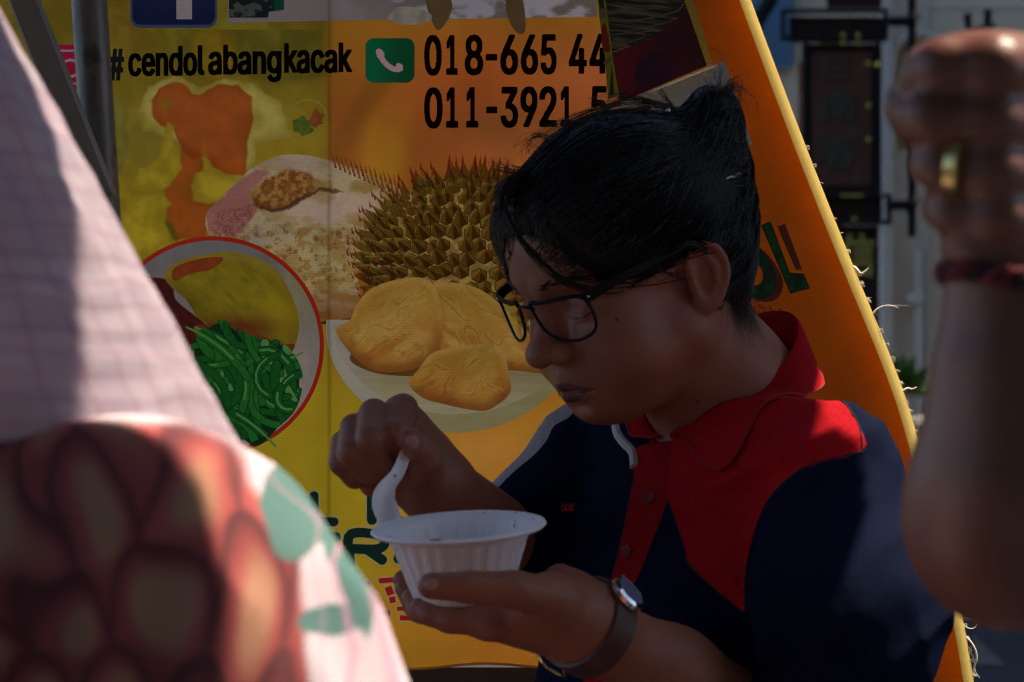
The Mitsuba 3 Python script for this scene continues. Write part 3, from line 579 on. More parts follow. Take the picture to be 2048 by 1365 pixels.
FLESH_PTS = [[(866, 575), (900, 566), (950, 575), (990, 600), (1030, 640), (1080, 690), (1120, 735), (1090, 748), (1000, 738), (900, 745), (866, 700)],
    [(672, 662), (700, 640), (712, 612), (740, 580), (785, 562), (840, 556), (868, 572), (882, 620), (884, 680), (862, 722), (810, 742), (750, 742), (706, 712)],
    [(818, 768), (838, 738), (866, 706), (920, 692), (975, 690), (1006, 706), (1018, 750), (1020, 786), (992, 812), (968, 822), (930, 818), (886, 808), (846, 796)]]
# the whole durian, right: a globe of spikes, each with a lit and a shaded side
ab('print_durian_body', lambda X, Y: mix(ink(190, 160, 80), ink(150, 120, 60), smoothstep(0.3, 0.7, fbm(X / 12.0, Y / 12.0, 2, 3))))
DC, DRX, DRY = (940, 520), 214, 168
dur = ellipse(*DC, DRX, DRY)
printed('durian_print', dur.intersection(sg.box(700, 200, 1240, 620)), 'print_durian_body')
tones = {'print_spike_light': (214, 200, 116), 'print_spike_mid': (170, 142, 70), 'print_spike_dark': (112, 90, 40), 'print_spike_tip': (196, 96, 70), 'print_spike_olive': (156, 156, 64)}
for k, c in tones.items(): ab(k, flat(*c, 0.5, 7))
tri = {k: ([], []) for k in tones}
FLESH = union_all([blob(q_) for q_ in FLESH_PTS])
def put(tone, pts, z):
    g_ = sg.Polygon(pts).buffer(0)
    if g_.intersects(FLESH):
        g_ = g_.difference(FLESH)
        for h_ in getattr(g_, 'geoms', [g_]):
            if not h_.is_empty and h_.geom_type == 'Polygon' and h_.area > 1:
                a_, b_ = trimesh.creation.triangulate_polygon(h_, engine='earcut')
                for t_ in b_: put_raw(tone, [a_[i_] for i_ in t_], z)
        return
    put_raw(tone, pts, z)
def put_raw(tone, pts, z):
    v, f = tri[tone]; k = len(v)
    for x, y in pts: v.append([(x - 1024) / KB, BY - 0.0006 - 0.00012 * LAYER[0] - z, EYE + (682.5 - y) / KB])
    f += [[k, k + i, k + i + 1] for i in range(1, len(pts) - 1)]
LAYER[0] += 1
sites = []
for r in range(-11, 12):
    for c in range(-12, 13):
        u, w = (c + 0.5 * (r % 2)) / 9.8 + rs.uniform(-.03, .03), r / 9.0 + rs.uniform(-.025, .025)
        a, b = u * 1.45, w * 1.45
        if math.hypot(a, b) > 1.50: continue
        sites.append((a, b))
sites.sort(key=lambda s: -math.hypot(*s))
zz = 0
for a, b in sites:
    rr = math.hypot(a, b); k = math.sin(min(rr, 1.5)) / max(rr, 1e-6)
    x, y = DC[0] + DRX * a * k, DC[1] + DRY * b * k
    if y > 690: continue
    fx = math.cos(rr) * 0.75 + 0.28
    s = 18.0 * (0.75 + 0.25 * math.cos(rr)) * rs.uniform(0.88, 1.12)
    ox, oy = a * k, b * k
    tip = (x + ox * 30 + rs.uniform(-4, 4), y + oy * 22 - 12 + rs.uniform(-4, 3))
    zz += 4e-6
    hexa = [(x + s * 0.95 * math.cos(t) * (fx if abs(ox) > .5 else 1), y + s * 0.82 * math.sin(t) * (fx if abs(oy) > .5 else 1)) for t in np.arange(6) * math.pi / 3 + 0.5]
    put('print_spike_dark', [(x + (px - x) * 1.12, y + (py - y) * 1.12) for px, py in hexa], zz)
    order = sorted(range(6), key=lambda i: -(hexa[i][1] + hexa[(i + 1) % 6][1]))
    for i in order:
        p, q2 = hexa[i], hexa[(i + 1) % 6]
        mx, my = (p[0] + q2[0]) / 2 - x, (p[1] + q2[1]) / 2 - y
        lit = (-0.45 * mx + -0.75 * my) / s
        tone = 'print_spike_light' if lit > 0.30 else 'print_spike_olive' if lit > -0.12 else 'print_spike_mid' if lit > -0.5 else 'print_spike_dark'
        if math.hypot(a, b) > 1.25 and rs.random() < 0.5: tone = 'print_spike_mid'
        put(tone, [p, q2, tip], zz + 1e-6)
    put('print_spike_tip', [(tip[0] - 2.6, tip[1] + 6), (tip[0] + ox * 6, tip[1] - 8 + oy * 4), (tip[0] + 2.6, tip[1] + 7)], zz + 3e-6)
for k, (v, f) in tri.items():
    add('durian_spike_print', (np.array(v), np.array(f)), k, 'stall_banner', smooth=False)
LAYER[0] += 14
ab('print_durian_shade', flat(70, 30, 12, 0.6, 8))
dots = [ellipse(rs.gauss(778, 16), rs.gauss(530, 28), rs.uniform(2, 5), rs.uniform(2, 6), 8) for _ in range(60)]
printed('durian_print', union_all(dots), 'print_durian_shade')

# the plate and three lobes of durian flesh
ab('print_plate', lambda X, Y: mix(mix(ink(176, 170, 154), ink(160, 150, 104), smoothstep(680, 780, X)), ink(184, 176, 136), smoothstep(730, 820, Y)) * (0.86 + 0.26 * fbm(X / 90.0, Y / 7.0, 3, 3)))
ab('print_plate_rim', lambda X, Y: mix(mix(ink(184, 178, 166), ink(160, 148, 100), smoothstep(740, 860, X)), ink(176, 176, 130), 0.6 * fbm(X / 60.0, Y / 12.0, 2, 3)))
printed('plate_print', ellipse(905, 655, 253, 211).intersection(sg.box(600, 640, 1300, 900)), 'print_plate_rim')
printed('plate_print', ellipse(908, 648, 242, 181).intersection(sg.box(600, 646, 1300, 900)), 'print_plate')
ab('print_plate_shadow', flat(112, 74, 22, 0.3, 20))
printed('plate_print', blob([(700, 720), (760, 748), (870, 752), (960, 738), (1090, 745), (1100, 730), (900, 700), (740, 690)]), 'print_plate_shadow')
def flesh(cx, cy, rx, ry, seed, ang, outline):
    ca, sa = math.cos(ang), math.sin(ang)
    def f(X, Y):
        u, w = ((X - cx) * ca + (Y - cy) * sa), (-(X - cx) * sa + (Y - cy) * ca)
        w = w + 22 * (fbm(u / 40.0, w / 40.0, seed, 2) - .5)
        m, sd = soft(X, Y, outline, 1.0)
        v = fbm(u / 70.0 + seed, w / 34.0, seed, 4)
        c = mix(ink(202, 150, 58), ink(188, 124, 40), smoothstep(0.32, 0.68, v))
        up = smoothstep(cy + ry * 0.5, cy - ry * 0.8, Y)
        c = mix(c, ink(214, 172, 86), 0.65 * smoothstep(0.46, 0.66, fbm(u / 60.0, w / 24.0 + seed, seed + 4, 3)) * smoothstep(4, 34, sd))
        c = mix(c, ink(178, 142, 46), 0.55 * up)
        c = mix(c, ink(140, 78, 24), 0.85 * smoothstep(34, 0, sd) * smoothstep(cy - ry * 0.3, cy + ry * 0.8, Y))
        c = mix(c, ink(216, 176, 96), 0.5 * smoothstep(16, 2, sd) * up)
        ridge = dr.abs(fbm(u / 66.0 + 7, w / 20.0 + seed, seed + 9, 2) - 0.5)
        c = mix(c, ink(222, 186, 104), 0.22 * smoothstep(0.06, 0.0, dr.abs(ridge - 0.06)) * smoothstep(10, 30, sd))
        return c * (1 - 0.16 * smoothstep(0.05, 0.0, ridge)) * (0.94 + 0.12 * noise(X / 3.0, Y / 3.0, 2))
    return f
ab('print_flesh_left', flesh(785, 650, 100, 95, 3, -0.6, FLESH_PTS[1])); ab('print_flesh_right', flesh(985, 665, 120, 95, 8, 0.8, FLESH_PTS[0])); ab('print_flesh_front', flesh(925, 755, 105, 68, 14, -0.5, FLESH_PTS[2]))
printed('durian_flesh_print', blob(FLESH_PTS[0]), 'print_flesh_right')
printed('durian_flesh_print', blob(FLESH_PTS[1]), 'print_flesh_left')
printed('durian_flesh_print', blob(FLESH_PTS[2]), 'print_flesh_front')

# bowl of cendol in a red ring
disc = ellipse(426, 692, 222, 219)
ab('print_red', flat(176, 40, 14, 0.15))
ab('print_disc', lambda X, Y: mix(mix(ink(128, 124, 122), ink(176, 164, 150), smoothstep(480, 880, Y)), ink(156, 150, 92), 0.7 * gauss(X, Y, 600, 560, 40, 90)) * (0.82 + 0.3 * fbm(X / 18.0, Y / 40.0, 2, 3)))
printed('red_ring', disc, 'print_red'); printed('bowl_print', disc.buffer(-8.5), 'print_disc')
ab('print_bean', lambda X, Y: mix(ink(96, 30, 14), ink(52, 12, 8), fbm(X / 10.0, Y / 10.0, 2, 3)))
printed('bowl_print', blob([(240, 560), (310, 556), (345, 566), (352, 600), (400, 640), (420, 662), (396, 700), (380, 690), (352, 740), (250, 740)]), 'print_bean')
ICE = [(330, 548), (362, 522), (440, 505), (500, 512), (552, 540), (582, 590), (598, 640), (590, 690), (560, 705), (500, 672), (440, 655), (400, 640), (372, 600), (340, 572)]
def ice(X, Y):
    v = fbm((X + Y) / 30.0, (X - Y) / 12.0, 3, 4)
    c = mix(ink(160, 142, 18), ink(118, 104, 12), v)
    c = mix(c, ink(186, 164, 22), 0.7 * gauss(X, Y, 570, 630, 50, 50))
    m, sd = soft(X, Y, ICE, 1.0)
    c = mix(c, ink(196, 170, 60), 0.5 * smoothstep(26, 4, sd) * smoothstep(600, 540, Y))
    c = c * (0.72 + 0.28 * smoothstep(0, 40, sd))
    return mix(c, ink(110, 44, 14), 0.9 * gauss(X, Y, 480, 655, 90, 26))
ab('print_ice', ice)
printed('bowl_print', blob([(330, 548), (362, 522), (440, 505), (500, 512), (552, 540), (582, 590), (598, 640), (590, 690), (560, 705), (500, 672), (440, 655), (400, 640), (372, 600), (340, 572)]), 'print_ice')
ab('print_fruit', flat(142, 62, 16, 0.5, 10))
printed('bowl_print', blob([(344, 552), (352, 534), (400, 518), (440, 515), (445, 522), (420, 540), (380, 548), (352, 562)]), 'print_fruit')
ab('print_sauce', flat(120, 56, 14, 0.5, 14))
printed('bowl_print', blob([(390, 652), (440, 650), (500, 662), (556, 686), (590, 690), (566, 712), (500, 690), (440, 676), (400, 676)]), 'print_sauce')
greens = {'print_noodle_dark': (10, 48, 12), 'print_noodle': (18, 92, 22), 'print_noodle_mid': (34, 112, 32), 'print_noodle_light': (84, 150, 70)}
for k, c in greens.items(): ab(k, flat(*c, 0.35, 6))
pile = blob([(388, 700), (420, 655), (450, 650), (500, 678), (560, 690), (596, 740), (592, 800), (560, 850), (520, 890), (490, 880), (420, 800)])
printed('noodle_print', pile, 'print_noodle_dark')
for i in range(64):
    cx, cy = rs.uniform(400, 590), rs.uniform(668, 870)
    if not pile.contains(sg.Point(cx, cy)): continue
    an, L, bend = rs.gauss(0.75, 0.6), rs.uniform(80, 190), rs.uniform(-1.9, 1.9)
    pts = [(cx + (t - .5) * L * math.cos(an + bend * (t - .5)), cy + (t - .5) * L * math.sin(an + bend * (t - .5))) for t in np.linspace(0, 1, 9)]
    w = rs.uniform(5.5, 8.5)
    k = list(greens)[min(3, 1 + int(rs.random() * 2.4))]
    clip = pile.buffer(7).intersection(disc.buffer(-11))
    body = sg.LineString(pts).buffer(w).intersection(clip)
    if body.is_empty: continue
    sub = LAYER[0] + 0.12 * i
    printed('noodle_print', sg.LineString(pts).buffer(w + 1.6).intersection(clip), 'print_noodle_dark', sub)
    printed('noodle_print', body, k, sub + 0.04)
    if rs.random() < 0.55:
        printed('noodle_print', sg.LineString([(x - 1.2, y - 1.5) for x, y in pts[1:7]]).buffer(w * 0.28), 'print_noodle_light', sub + 0.08)
LAYER[0] += 14

# lower lettering, half hidden: dark green with a thin pale outline, and a red line
ab('print_forest', flat(16, 44, 28, 0.15)); ab('print_outline', flat(176, 168, 120, 0.1)); ab('print_red_letter', flat(178, 24, 26, 0.12))
strokes = [([(628, 992), (628, 1044), (668, 1044)], 9), ([(744, 985), (744, 1040)], 10), ([(752, 1016), (790, 984)], 10), ([(756, 1012), (800, 1044)], 10), ([(980, 1040), (930, 1030), (916, 1006), (930, 982), (958, 974), (990, 984)], 10),
           ([(574, 1074), (672, 1074)], 9), ([(620, 1074), (620, 1124)], 10), ([(700, 1124), (700, 1070), (756, 1070), (770, 1084), (756, 1098), (704, 1098)], 9.5), ([(736, 1100), (764, 1120)], 10), ([(796, 1118), (810, 1070), (836, 1118)], 9)]
lts = ([sg.LineString(a if len(a) != 6 else curve(a, 24)).buffer(w, join_style=1) for a, w in strokes])
lts = list(getattr(union_all(lts), 'geoms', [union_all(lts)]))
for lt in lts: printed('lower_lettering', lt.buffer(2.4), 'print_outline'); printed('lower_lettering', lt, 'print_forest')
rl = union_all([sg.LineString(a).buffer(w, cap_style=2, join_style=2) for a, w in (([(758, 1162), (850, 1156)], 5), ([(776, 1174), (782, 1190)], 7), ([(784, 1194), (786, 1206)], 6), ([(700, 1172), (740, 1168)], 5), ([(704, 1190), (730, 1186)], 5), ([(794, 1218), (860, 1216)], 4), ([(800, 1236), (862, 1238)], 5), ([(700, 1232), (780, 1226)], 5), ([(818, 1156), (822, 1240)], 7), ([(850, 1170), (880, 1230)], 7))])
for r_ in getattr(rl, 'geoms', [rl]): printed('lower_lettering', r_.buffer(2.2), 'print_outline'); printed('lower_lettering', r_, 'print_red_letter')

lay_prints()

# ---------------------------------------------------------------- the leaning side panel
SY0, SLOPE = 2.40, 0.16                       # its plane: y = SY0 + SLOPE * x, in front of the banner's right border
tag('side_panel', 'orange stall side board leaning to the left with a sunlit yellow edge', 'board')
def sp_point(px, py, off=0.0):
    k = (px - 1024) / F; y = (SY0 - off) / (1 - SLOPE * k)
    return np.array([k * y, y, EYE + (682.5 - py) / F * y])
def spl(a, layer): return np.array([sp_point(x, y, 0.0008 + 0.0002 * layer) for x, y in a])
KS = F / (SY0 + 0.04)
def sart(fn):
    def f(p, n, uv):
        X, Y = p.x * KS + 1024.0, 682.5 - (p.z - EYE) * KS
        u = X * 0.17 + Y * 0.985
        rib = 0.93 + 0.10 * smoothstep(0.2, 0.8, dr.abs(frac(u / 6.0) - 0.5) * 2)
        return mi.Color3f(fn(X, Y)) * rib * (0.93 + 0.14 * fbm(X / 40.0, Y / 40.0, 3, 3))
    return proc(f)
KO = 0.42
def inko(r, g, b): return mi.Color3f(lin(r, g, b, KO))
o_tex = sart(lambda X, Y: mix(mi.Color3f(0.88, 0.17, 0.010), mi.Color3f(0.74, 0.12, 0.010), fbm(X / 130.0, Y / 130.0, 5, 3)))
scene['panel_vinyl'] = {'type': 'principledthin', 'base_color': o_tex, 'roughness': 0.45, 'diff_trans': 1.0, 'spec_trans': 0.0}
edge = np.array([(1330, -420), (1410, -190), (1478, 0), (1587, 290), (1682, 530), (1768, 740), (1814, 880), (1872, 1110), (1905, 1242), (1935, 1420), (1975, 1700)], float)
ec = curve(edge, 70)
left = [(1255, 1700), (1255, 500), (1236, 205), (1196, 0), (1150, -200), (1100, -420)]
panel = sg.Polygon(list(ec) + left)
v, f = trimesh.creation.triangulate_polygon(panel, engine='earcut')
n = len(v); fr = spl(v, -3); bk = fr + np.array([0, 0.012, 0])
add('face', (fr, f), 'panel_vinyl', 'side_panel', smooth=False)
scene['hem_vinyl'] = {'type': 'principledthin', 'roughness': 0.5, 'diff_trans': 1.0, 'spec_trans': 0.0, 'base_color': proc(lambda p, n, uv: mi.Color3f(0.92, 0.74, 0.24) * (0.86 + 0.14 * smoothstep(0.25, 0.5, dr.abs(frac(p.z * 420.0) - 0.5))) * (0.9 + 0.2 * fb3(p, 60.0)))}
inner = np.array([sp_point(x, y, 0.001) for x, y in ec])
tng = np.gradient(ec, axis=0); tng /= np.linalg.norm(tng, axis=1, keepdims=True)
side = np.stack([-tng[:, 1], tng[:, 0]], 1); side *= np.sign(side[:, :1])
w = 27.0 / KS
outs = []
for k in range(5):
    th = k / 4 * 1.15
    outs.append(inner + np.stack([side[:, 0], np.zeros(len(ec)), -side[:, 1]], 1) * w * (math.sin(th) / math.sin(1.15)) + np.array([0, 1, 0]) * w * 1.25 * (1 - math.cos(th)) / (1 - math.cos(1.15)))
outs = np.array(outs); m5, L = outs.shape[:2]
idx = np.arange(m5 * L).reshape(m5, L)
q = np.stack([idx[:-1, :-1], idx[:-1, 1:], idx[1:, 1:], idx[1:, :-1]], -1).reshape(-1, 4)
add('yellow_hem', (outs.reshape(-1, 3), q), 'hem_vinyl', 'side_panel', smooth=True, label='sunlit yellow hem wrapped round the right edge')
add('hem_return', (np.vstack([outs[-1], bk[:1] * 0 + outs[-1] + np.array([-0.03, 0.004, 0])]), np.array([[i, i + 1, L + i + 1, L + i] for i in range(L - 1)])), 'hem_vinyl', 'side_panel', smooth=False)
# frayed white threads along the hem
mat('thread', (0.85, 0.84, 0.8), 0.8)
rt = random.Random(11)
def edge_at(py): k = int(np.argmin(np.abs(ec[:, 1] - py))); return outs[-1][k] + np.array([0, -0.001, 0])
th = []
def px3(base, dx, dy): return base + np.array([dx / KS, -0.002, -dy / KS])
def fray(py, path, r): b = edge_at(py); th.append(tube([px3(b, *p) for p in curve([(-3, 0)] + path, 12)], np.linspace(r, r * 0.5, 12), 5))
fray(655, [(8, -12), (26, -18), (42, -16), (50, -13)], 0.0013); fray(655, [(10, -12), (40, -19), (72, -17)], 0.0003)
fray(530, [(6, 6), (14, 14), (26, 6), (30, 2)], 0.0016); fray(532, [(4, 4), (10, 18), (20, 14)], 0.0012)
fray(800, [(8, -6), (16, -4), (26, -8)], 0.0014); fray(1250, [(10, 6), (20, 4), (28, -6)], 0.0007)
fray(1285, [(8, 10), (18, 28), (20, 48), (12, 70), (20, 80)], 0.0012); fray(1300, [(10, 20), (12, 44), (22, 60)], 0.0007)
for i in range(90):
    py = rt.choice([rt.uniform(480, 620), rt.uniform(620, 860), rt.uniform(1240, 1360), rt.uniform(200, 1300)])
    fray(py, [(rt.uniform(1, 5), rt.uniform(-4, 5)), (rt.uniform(2, 9), rt.uniform(-3, 9))], rt.uniform(0.0002, 0.0007))
add('frayed_threads', cat(th), 'thread', 'side_panel', label='loose white threads fraying from the hem')
def sprint(name, poly, m, layer, label=None): return add(name, polymesh(poly, layer, spl), m, 'side_panel', smooth=False, label=label)
def sb(key, fn): return mat(key, rough=0.42, spec=0.35, tex=sart(fn))
# printed jar picture with a red label and a yellow border
sb('jar_glass', lambda X, Y: mix(ink(44, 36, 24), ink(124, 106, 74), smoothstep(0.48, 0.80, fbm((X + Y * 0.3) / 60.0, (Y - X * 0.12) / 5.0, 3, 3))))
sb('jar_label', lambda X, Y: mix(mix(ink(128, 18, 22), ink(84, 10, 28), smoothstep(1230, 1330, X)), ink(70, 14, 12), smoothstep(1330, 1410, X)) * (0.8 + 0.3 * fbm(X / 30.0, Y / 30.0, 1, 3)))
sb('jar_border', flat(206, 160, 52, 0.1)); sb('strip_green', flat(150, 146, 16, 0.25, 8)); sb('strip_dark', flat(58, 50, 14, 0.3)); sb('strip_grey', flat(128, 106, 84, 0.2)); sb('strip_red', flat(160, 36, 14, 0.2))
jar = sharp([(1210, 0), (1198, -90), (1338, -90), (1372, 0), (1420, 132), (1238, 206), (1222, 100)])
sprint('jar_print', jar.union(sharp([(1350, -90), (1384, -10), (1426, 130), (1416, 136), (1366, 0), (1336, -90)])), 'jar_border', 1)
sprint('jar_print', sharp([(1211, 0), (1200, -90), (1336, -90), (1368, 0), (1384, 46), (1330, 62), (1300, 82), (1224, 104)]), 'jar_glass', 2)
sprint('jar_print', sharp([(1224, 106), (1300, 80), (1376, 22), (1414, 132), (1240, 204)]), 'jar_label', 3)
sb('label_figure', flat(66, 14, 40, 0.3, 10))
sprint('jar_print', blob([(1270, 140), (1290, 112), (1325, 108), (1342, 130), (1340, 160), (1280, 178)]).union(blob([(1330, 84), (1350, 70), (1370, 82), (1352, 96)])), 'label_figure', 4)
sb('jar_gloss', flat(112, 98, 70, 0.5, 8))
sprint('jar_print', union_all([sg.LineString(curve(c, 14)).buffer(w) for c, w in (([(1214, 30), (1270, 22), (1330, 14)], 1.4), ([(1216, 42), (1280, 40), (1350, 24), (1366, 10)], 1.8), ([(1220, 62), (1270, 60), (1330, 46), (1356, 36)], 1.3), ([(1222, 92), (1260, 84), (1290, 74)], 1.6), ([(1218, 70), (1250, 68), (1306, 62)], 1.4))]), 'jar_gloss', 4)
sprint('border_strip', sharp([(1190, -60), (1206, -60), (1210, 0), (1222, 100), (1236, 192), (1216, 200), (1210, 120), (1198, 30)]), 'strip_green', 2)
sprint('border_strip', blob([(1203, 60), (1208, 46), (1214, 60), (1220, 98), (1212, 104), (1204, 90)]), 'strip_red', 3)
for q_ in ([(1224, 128), (1228, 190), (1218, 194), (1221, 160)], [(1193, -20), (1205, -20), (1209, 18), (1200, 18)]): sprint('border_strip', sharp(q_), 'strip_dark', 3)
for q_ in ([(1207, 124), (1223, 114), (1224, 122), (1208, 130)], [(1198, 18), (1212, 16), (1213, 36), (1200, 38)]): sprint('border_strip', sharp(q_), 'strip_grey', 3)
# white sheet taped over the picture
mat('paper', (0.62, 0.58, 0.54), 0.7)
pp = [(1236, 207), (1422, 132), (1449, 122), (1504, 289), (1470, 300), (1300, 420)]
v, f = trimesh.creation.triangulate_polygon(sharp(pp), engine='earcut')
pv = np.array([sp_point(x, y, 0.006 + 0.010 * max(0, (x - 1380) / 120)) for x, y in v])
tag('paper_sheet', 'white paper sheet stuck on the orange board below the jar picture', 'paper')
add('sheet', (np.vstack([pv, pv + [0, 0.0004, 0]]), np.vstack([f, np.asarray(f)[:, ::-1] + len(v)])), 'paper', 'paper_sheet', smooth=False)
mat('paper_warm', (0.66, 0.55, 0.36), 0.7)
fold = [(1420, 133), (1449, 122), (1462, 160), (1400, 165), (1238, 208)]
v, f = trimesh.creation.triangulate_polygon(sharp([(1240, 209), (1420, 137), (1436, 131), (1410, 164), (1330, 215), (1290, 260)]), engine='earcut')
add('faded_flap', (np.array([sp_point(x, y, 0.0075 + 0.010 * max(0, (x - 1380) / 120)) for x, y in v]), f), 'paper_warm', 'paper_sheet', smooth=False)
# green letters and their printed shadow
sb('letter_green', lambda X, Y: mix(ink(8, 52, 14), ink(20, 84, 22), smoothstep(0.4, 0.7, fbm(X / 16.0, Y / 16.0, 3, 3))))
sb('letter_edge', flat(22, 16, 8)); sb('letter_shadow', flat(112, 42, 6, 0.2))
O = sg.Polygon(curve([(1452, 500), (1470, 486), (1500, 486), (1530, 515), (1550, 555), (1540, 588), (1512, 596), (1486, 584), (1464, 550)], 60, closed=True))
O = O.difference(affinity.scale(O, 0.56, 0.60))
Lt = sharp([(1525, 452), (1540, 446), (1578, 548), (1606, 550), (1617, 576), (1582, 585)])
small = ellipse(1493, 392, 14, 22).difference(ellipse(1491, 391, 8, 15))
sprint('letter_shadow', affinity.translate(Lt, 30, 2).difference(sg.box(1590, 540, 1700, 640)).union(affinity.translate(O, 16, 8)), 'letter_shadow', 1)
sprint('letter', O.buffer(2.2), 'letter_edge', 2); sprint('letter', O, 'letter_green', 3)
sprint('letter', Lt.buffer(2.2), 'letter_edge', 2); sprint('letter', Lt, 'letter_green', 3)
sprint('letter', small, 'letter_edge', 3)
sb('brown_specks', flat(120, 60, 16, 0.5, 4))
sprint('brown_specks', union_all([ellipse(rs.gauss(1512, 24), rs.gauss(614, 14), rs.uniform(.6, 1.8), rs.uniform(.6, 1.8), 6) for _ in range(160)]), 'brown_specks', 1)  # small brown specks scattered below the letters

# ---------------------------------------------------------------- stall frame, cart body and awning
mat('galvanised', rough=0.45, metal=0.45, tex=proc(lambda p, n, uv: mi.Color3f(0.24, 0.215, 0.20) * (0.45 + 0.8 * fbm(p.x * 120, p.y * 120, p.z * 16, 4)) * (1 - 0.5 * smoothstep(0.6, 0.75, fbm(p.x * 60, p.y * 60, p.z * 40, 3)))))
mat('aluminium', rough=0.5, metal=0.4, tex=proc(lambda p, n, uv: mi.Color3f(0.34, 0.31, 0.28) * (0.75 + 0.4 * fbm(p.x * 70, p.y * 70, p.z * 25, 4))))
tag('stall_pole', 'round weathered steel pole standing left of the banner', 'pole')
zt = 2.30
a0, a1 = P(178, 0, 2.32), P(206, 440, 2.32); dirp = (a0 - a1) / np.linalg.norm(a0 - a1)
top = a1 + dirp * (zt - a1[2]) / dirp[2]; bot = a1 - dirp * a1[2] / dirp[2]
add('tube', tube([bot, bot * .7 + top * .3, bot * .3 + top * .7, top], 0.0172, 24), 'galvanised', 'stall_pole')
tag('stall_brace', 'flat square aluminium bar sloping down onto the steel pole', 'bar')
b1, b0 = P(206, 400, 2.26), P(48, 0, 2.26); db = (b0 - b1) / np.linalg.norm(b0 - b1); b0 = b1 + db * 0.75
R = np.stack([np.cross([0, 1, 0], db), [0, 1, 0], db], 1)
add('bar', box((b0 + b1) / 2, [0.0265, 0.02, np.linalg.norm(b0 - b1)], 0.0022, R), 'aluminium', 'stall_brace')
add('bolt', cat([tube([b1 + db * .010 + np.array([0, .03, 0]), b1 + db * .010 + np.array([0, -.012, 0])], 0.0028, 6)]), 'galvanised', 'stall_brace')
tag('stall_pole_001', 'second steel pole carrying the right end of the awning', 'pole')
add('tube', tube([[0.67, 2.40, 0], [0.67, 2.40, zt]], 0.0165, 20), 'galvanised', 'stall_pole_001')
tag('cart_body', 'blue grey painted metal cart body below the banner', 'stall cart')
mat('cart_paint', rough=0.45, tex=proc(lambda p, n, uv: mi.Color3f(0.21, 0.24, 0.30) * (0.7 + 0.5 * fb3(p, 7.0))))
mat('cart_edge', rough=0.4, tex=proc(lambda p, n, uv: mi.Color3f(0.06, 0.07, 0.09) * (0.75 + 0.5 * fb3(p, 12.0))))
zc = P(0, 1352, 2.56)[2]
add('body', box([-0.33, 2.96, zc / 2 + 0.06], [1.3, 0.8, zc - 0.16], 0.01), 'cart_paint', 'cart_body')
add('counter_edge', box([-0.33, 2.96, zc + 0.004], [1.34, 0.86, 0.034], 0.008), 'cart_edge', 'cart_body')
for s in (-0.6, 0.6):
    add('wheel', trimesh.creation.cylinder(0.14, 0.06, sections=28).apply_transform(trimesh.transformations.rotation_matrix(math.pi / 2, [0, 1, 0])).apply_translation([-0.33 + s, 2.9, 0.14]), 'black_iron', 'cart_body')
tag('stall_awning', 'blue grey tarpaulin awning above the view, its outline shaped to shade the woman', 'awning')
mat('tarpaulin', rough=0.7, tex=proc(lambda p, n, uv: mi.Color3f(0.055, 0.06, 0.075) * (0.8 + 0.4 * fb3(p, 3.0))))
AW = [(-1.5, 1.50), (0.46, 1.50), (0.752, 1.78), (0.752, 1.975), (0.688, 1.985), (0.688, 2.42), (-1.5, 2.42)]  # unseen; outline notched to set the shadow edge on shoulder and sleeve
awn = sg.Polygon(AW)
gx = np.array([[x, y] for x in np.linspace(-1.5, 0.62, 22) for y in np.linspace(1.62, 3.6, 20)])
am = trimesh.creation.extrude_polygon(awn, 0.012, engine='earcut'); am.apply_translation([0, 0, zt + 0.01])
add('tarpaulin', am, 'tarpaulin', 'stall_awning', smooth=False)
tag('added_parasol', 'dark round parasol out of view, added to shade the floral dress', 'parasol')
PC, PR = (-0.20, 0.50), 0.872  # added out of view: rim placed to throw shade across the dress
ang_ = np.arange(16) / 16 * 2 * np.pi
rimv = np.array([[PC[0] + PR * math.cos(t), PC[1] + PR * math.sin(t), 2.30] for t in ang_]); midv = np.array([[PC[0] + PR * .5 * math.cos(t), PC[1] + PR * .5 * math.sin(t), 2.47] for t in ang_]); apx = np.array([[PC[0], PC[1], 2.58]])
add('canopy', (np.vstack([rimv, midv, apx]), np.array([[i, (i + 1) % 16, 16 + (i + 1) % 16] for i in range(16)] + [[i, 16 + (i + 1) % 16, 16 + i] for i in range(16)] + [[16 + i, 16 + (i + 1) % 16, 32] for i in range(16)])), 'tarpaulin', 'added_parasol', smooth=False)
for i in range(0, 16, 2): add('rib', tube([apx[0] - [0, 0, .02], midv[i] - [0, 0, .012], rimv[i] - [0, 0, .008]], .005, 6), 'galvanised', 'added_parasol')
add('pole', tube([[PC[0], PC[1], 0], [PC[0], PC[1], 2.62]], .017, 14), 'galvanised', 'added_parasol')
add('base', trimesh.creation.cylinder(.22, .09, sections=32).apply_translation([PC[0], PC[1], .045]), 'black_iron', 'added_parasol')
add('frame', cat([tube([[x0, y0, zt], [x1, y1, zt]], 0.014, 10) for (x0, y0), (x1, y1) in zip(AW, AW[1:] + AW[:1])]), 'galvanised', 'stall_awning')
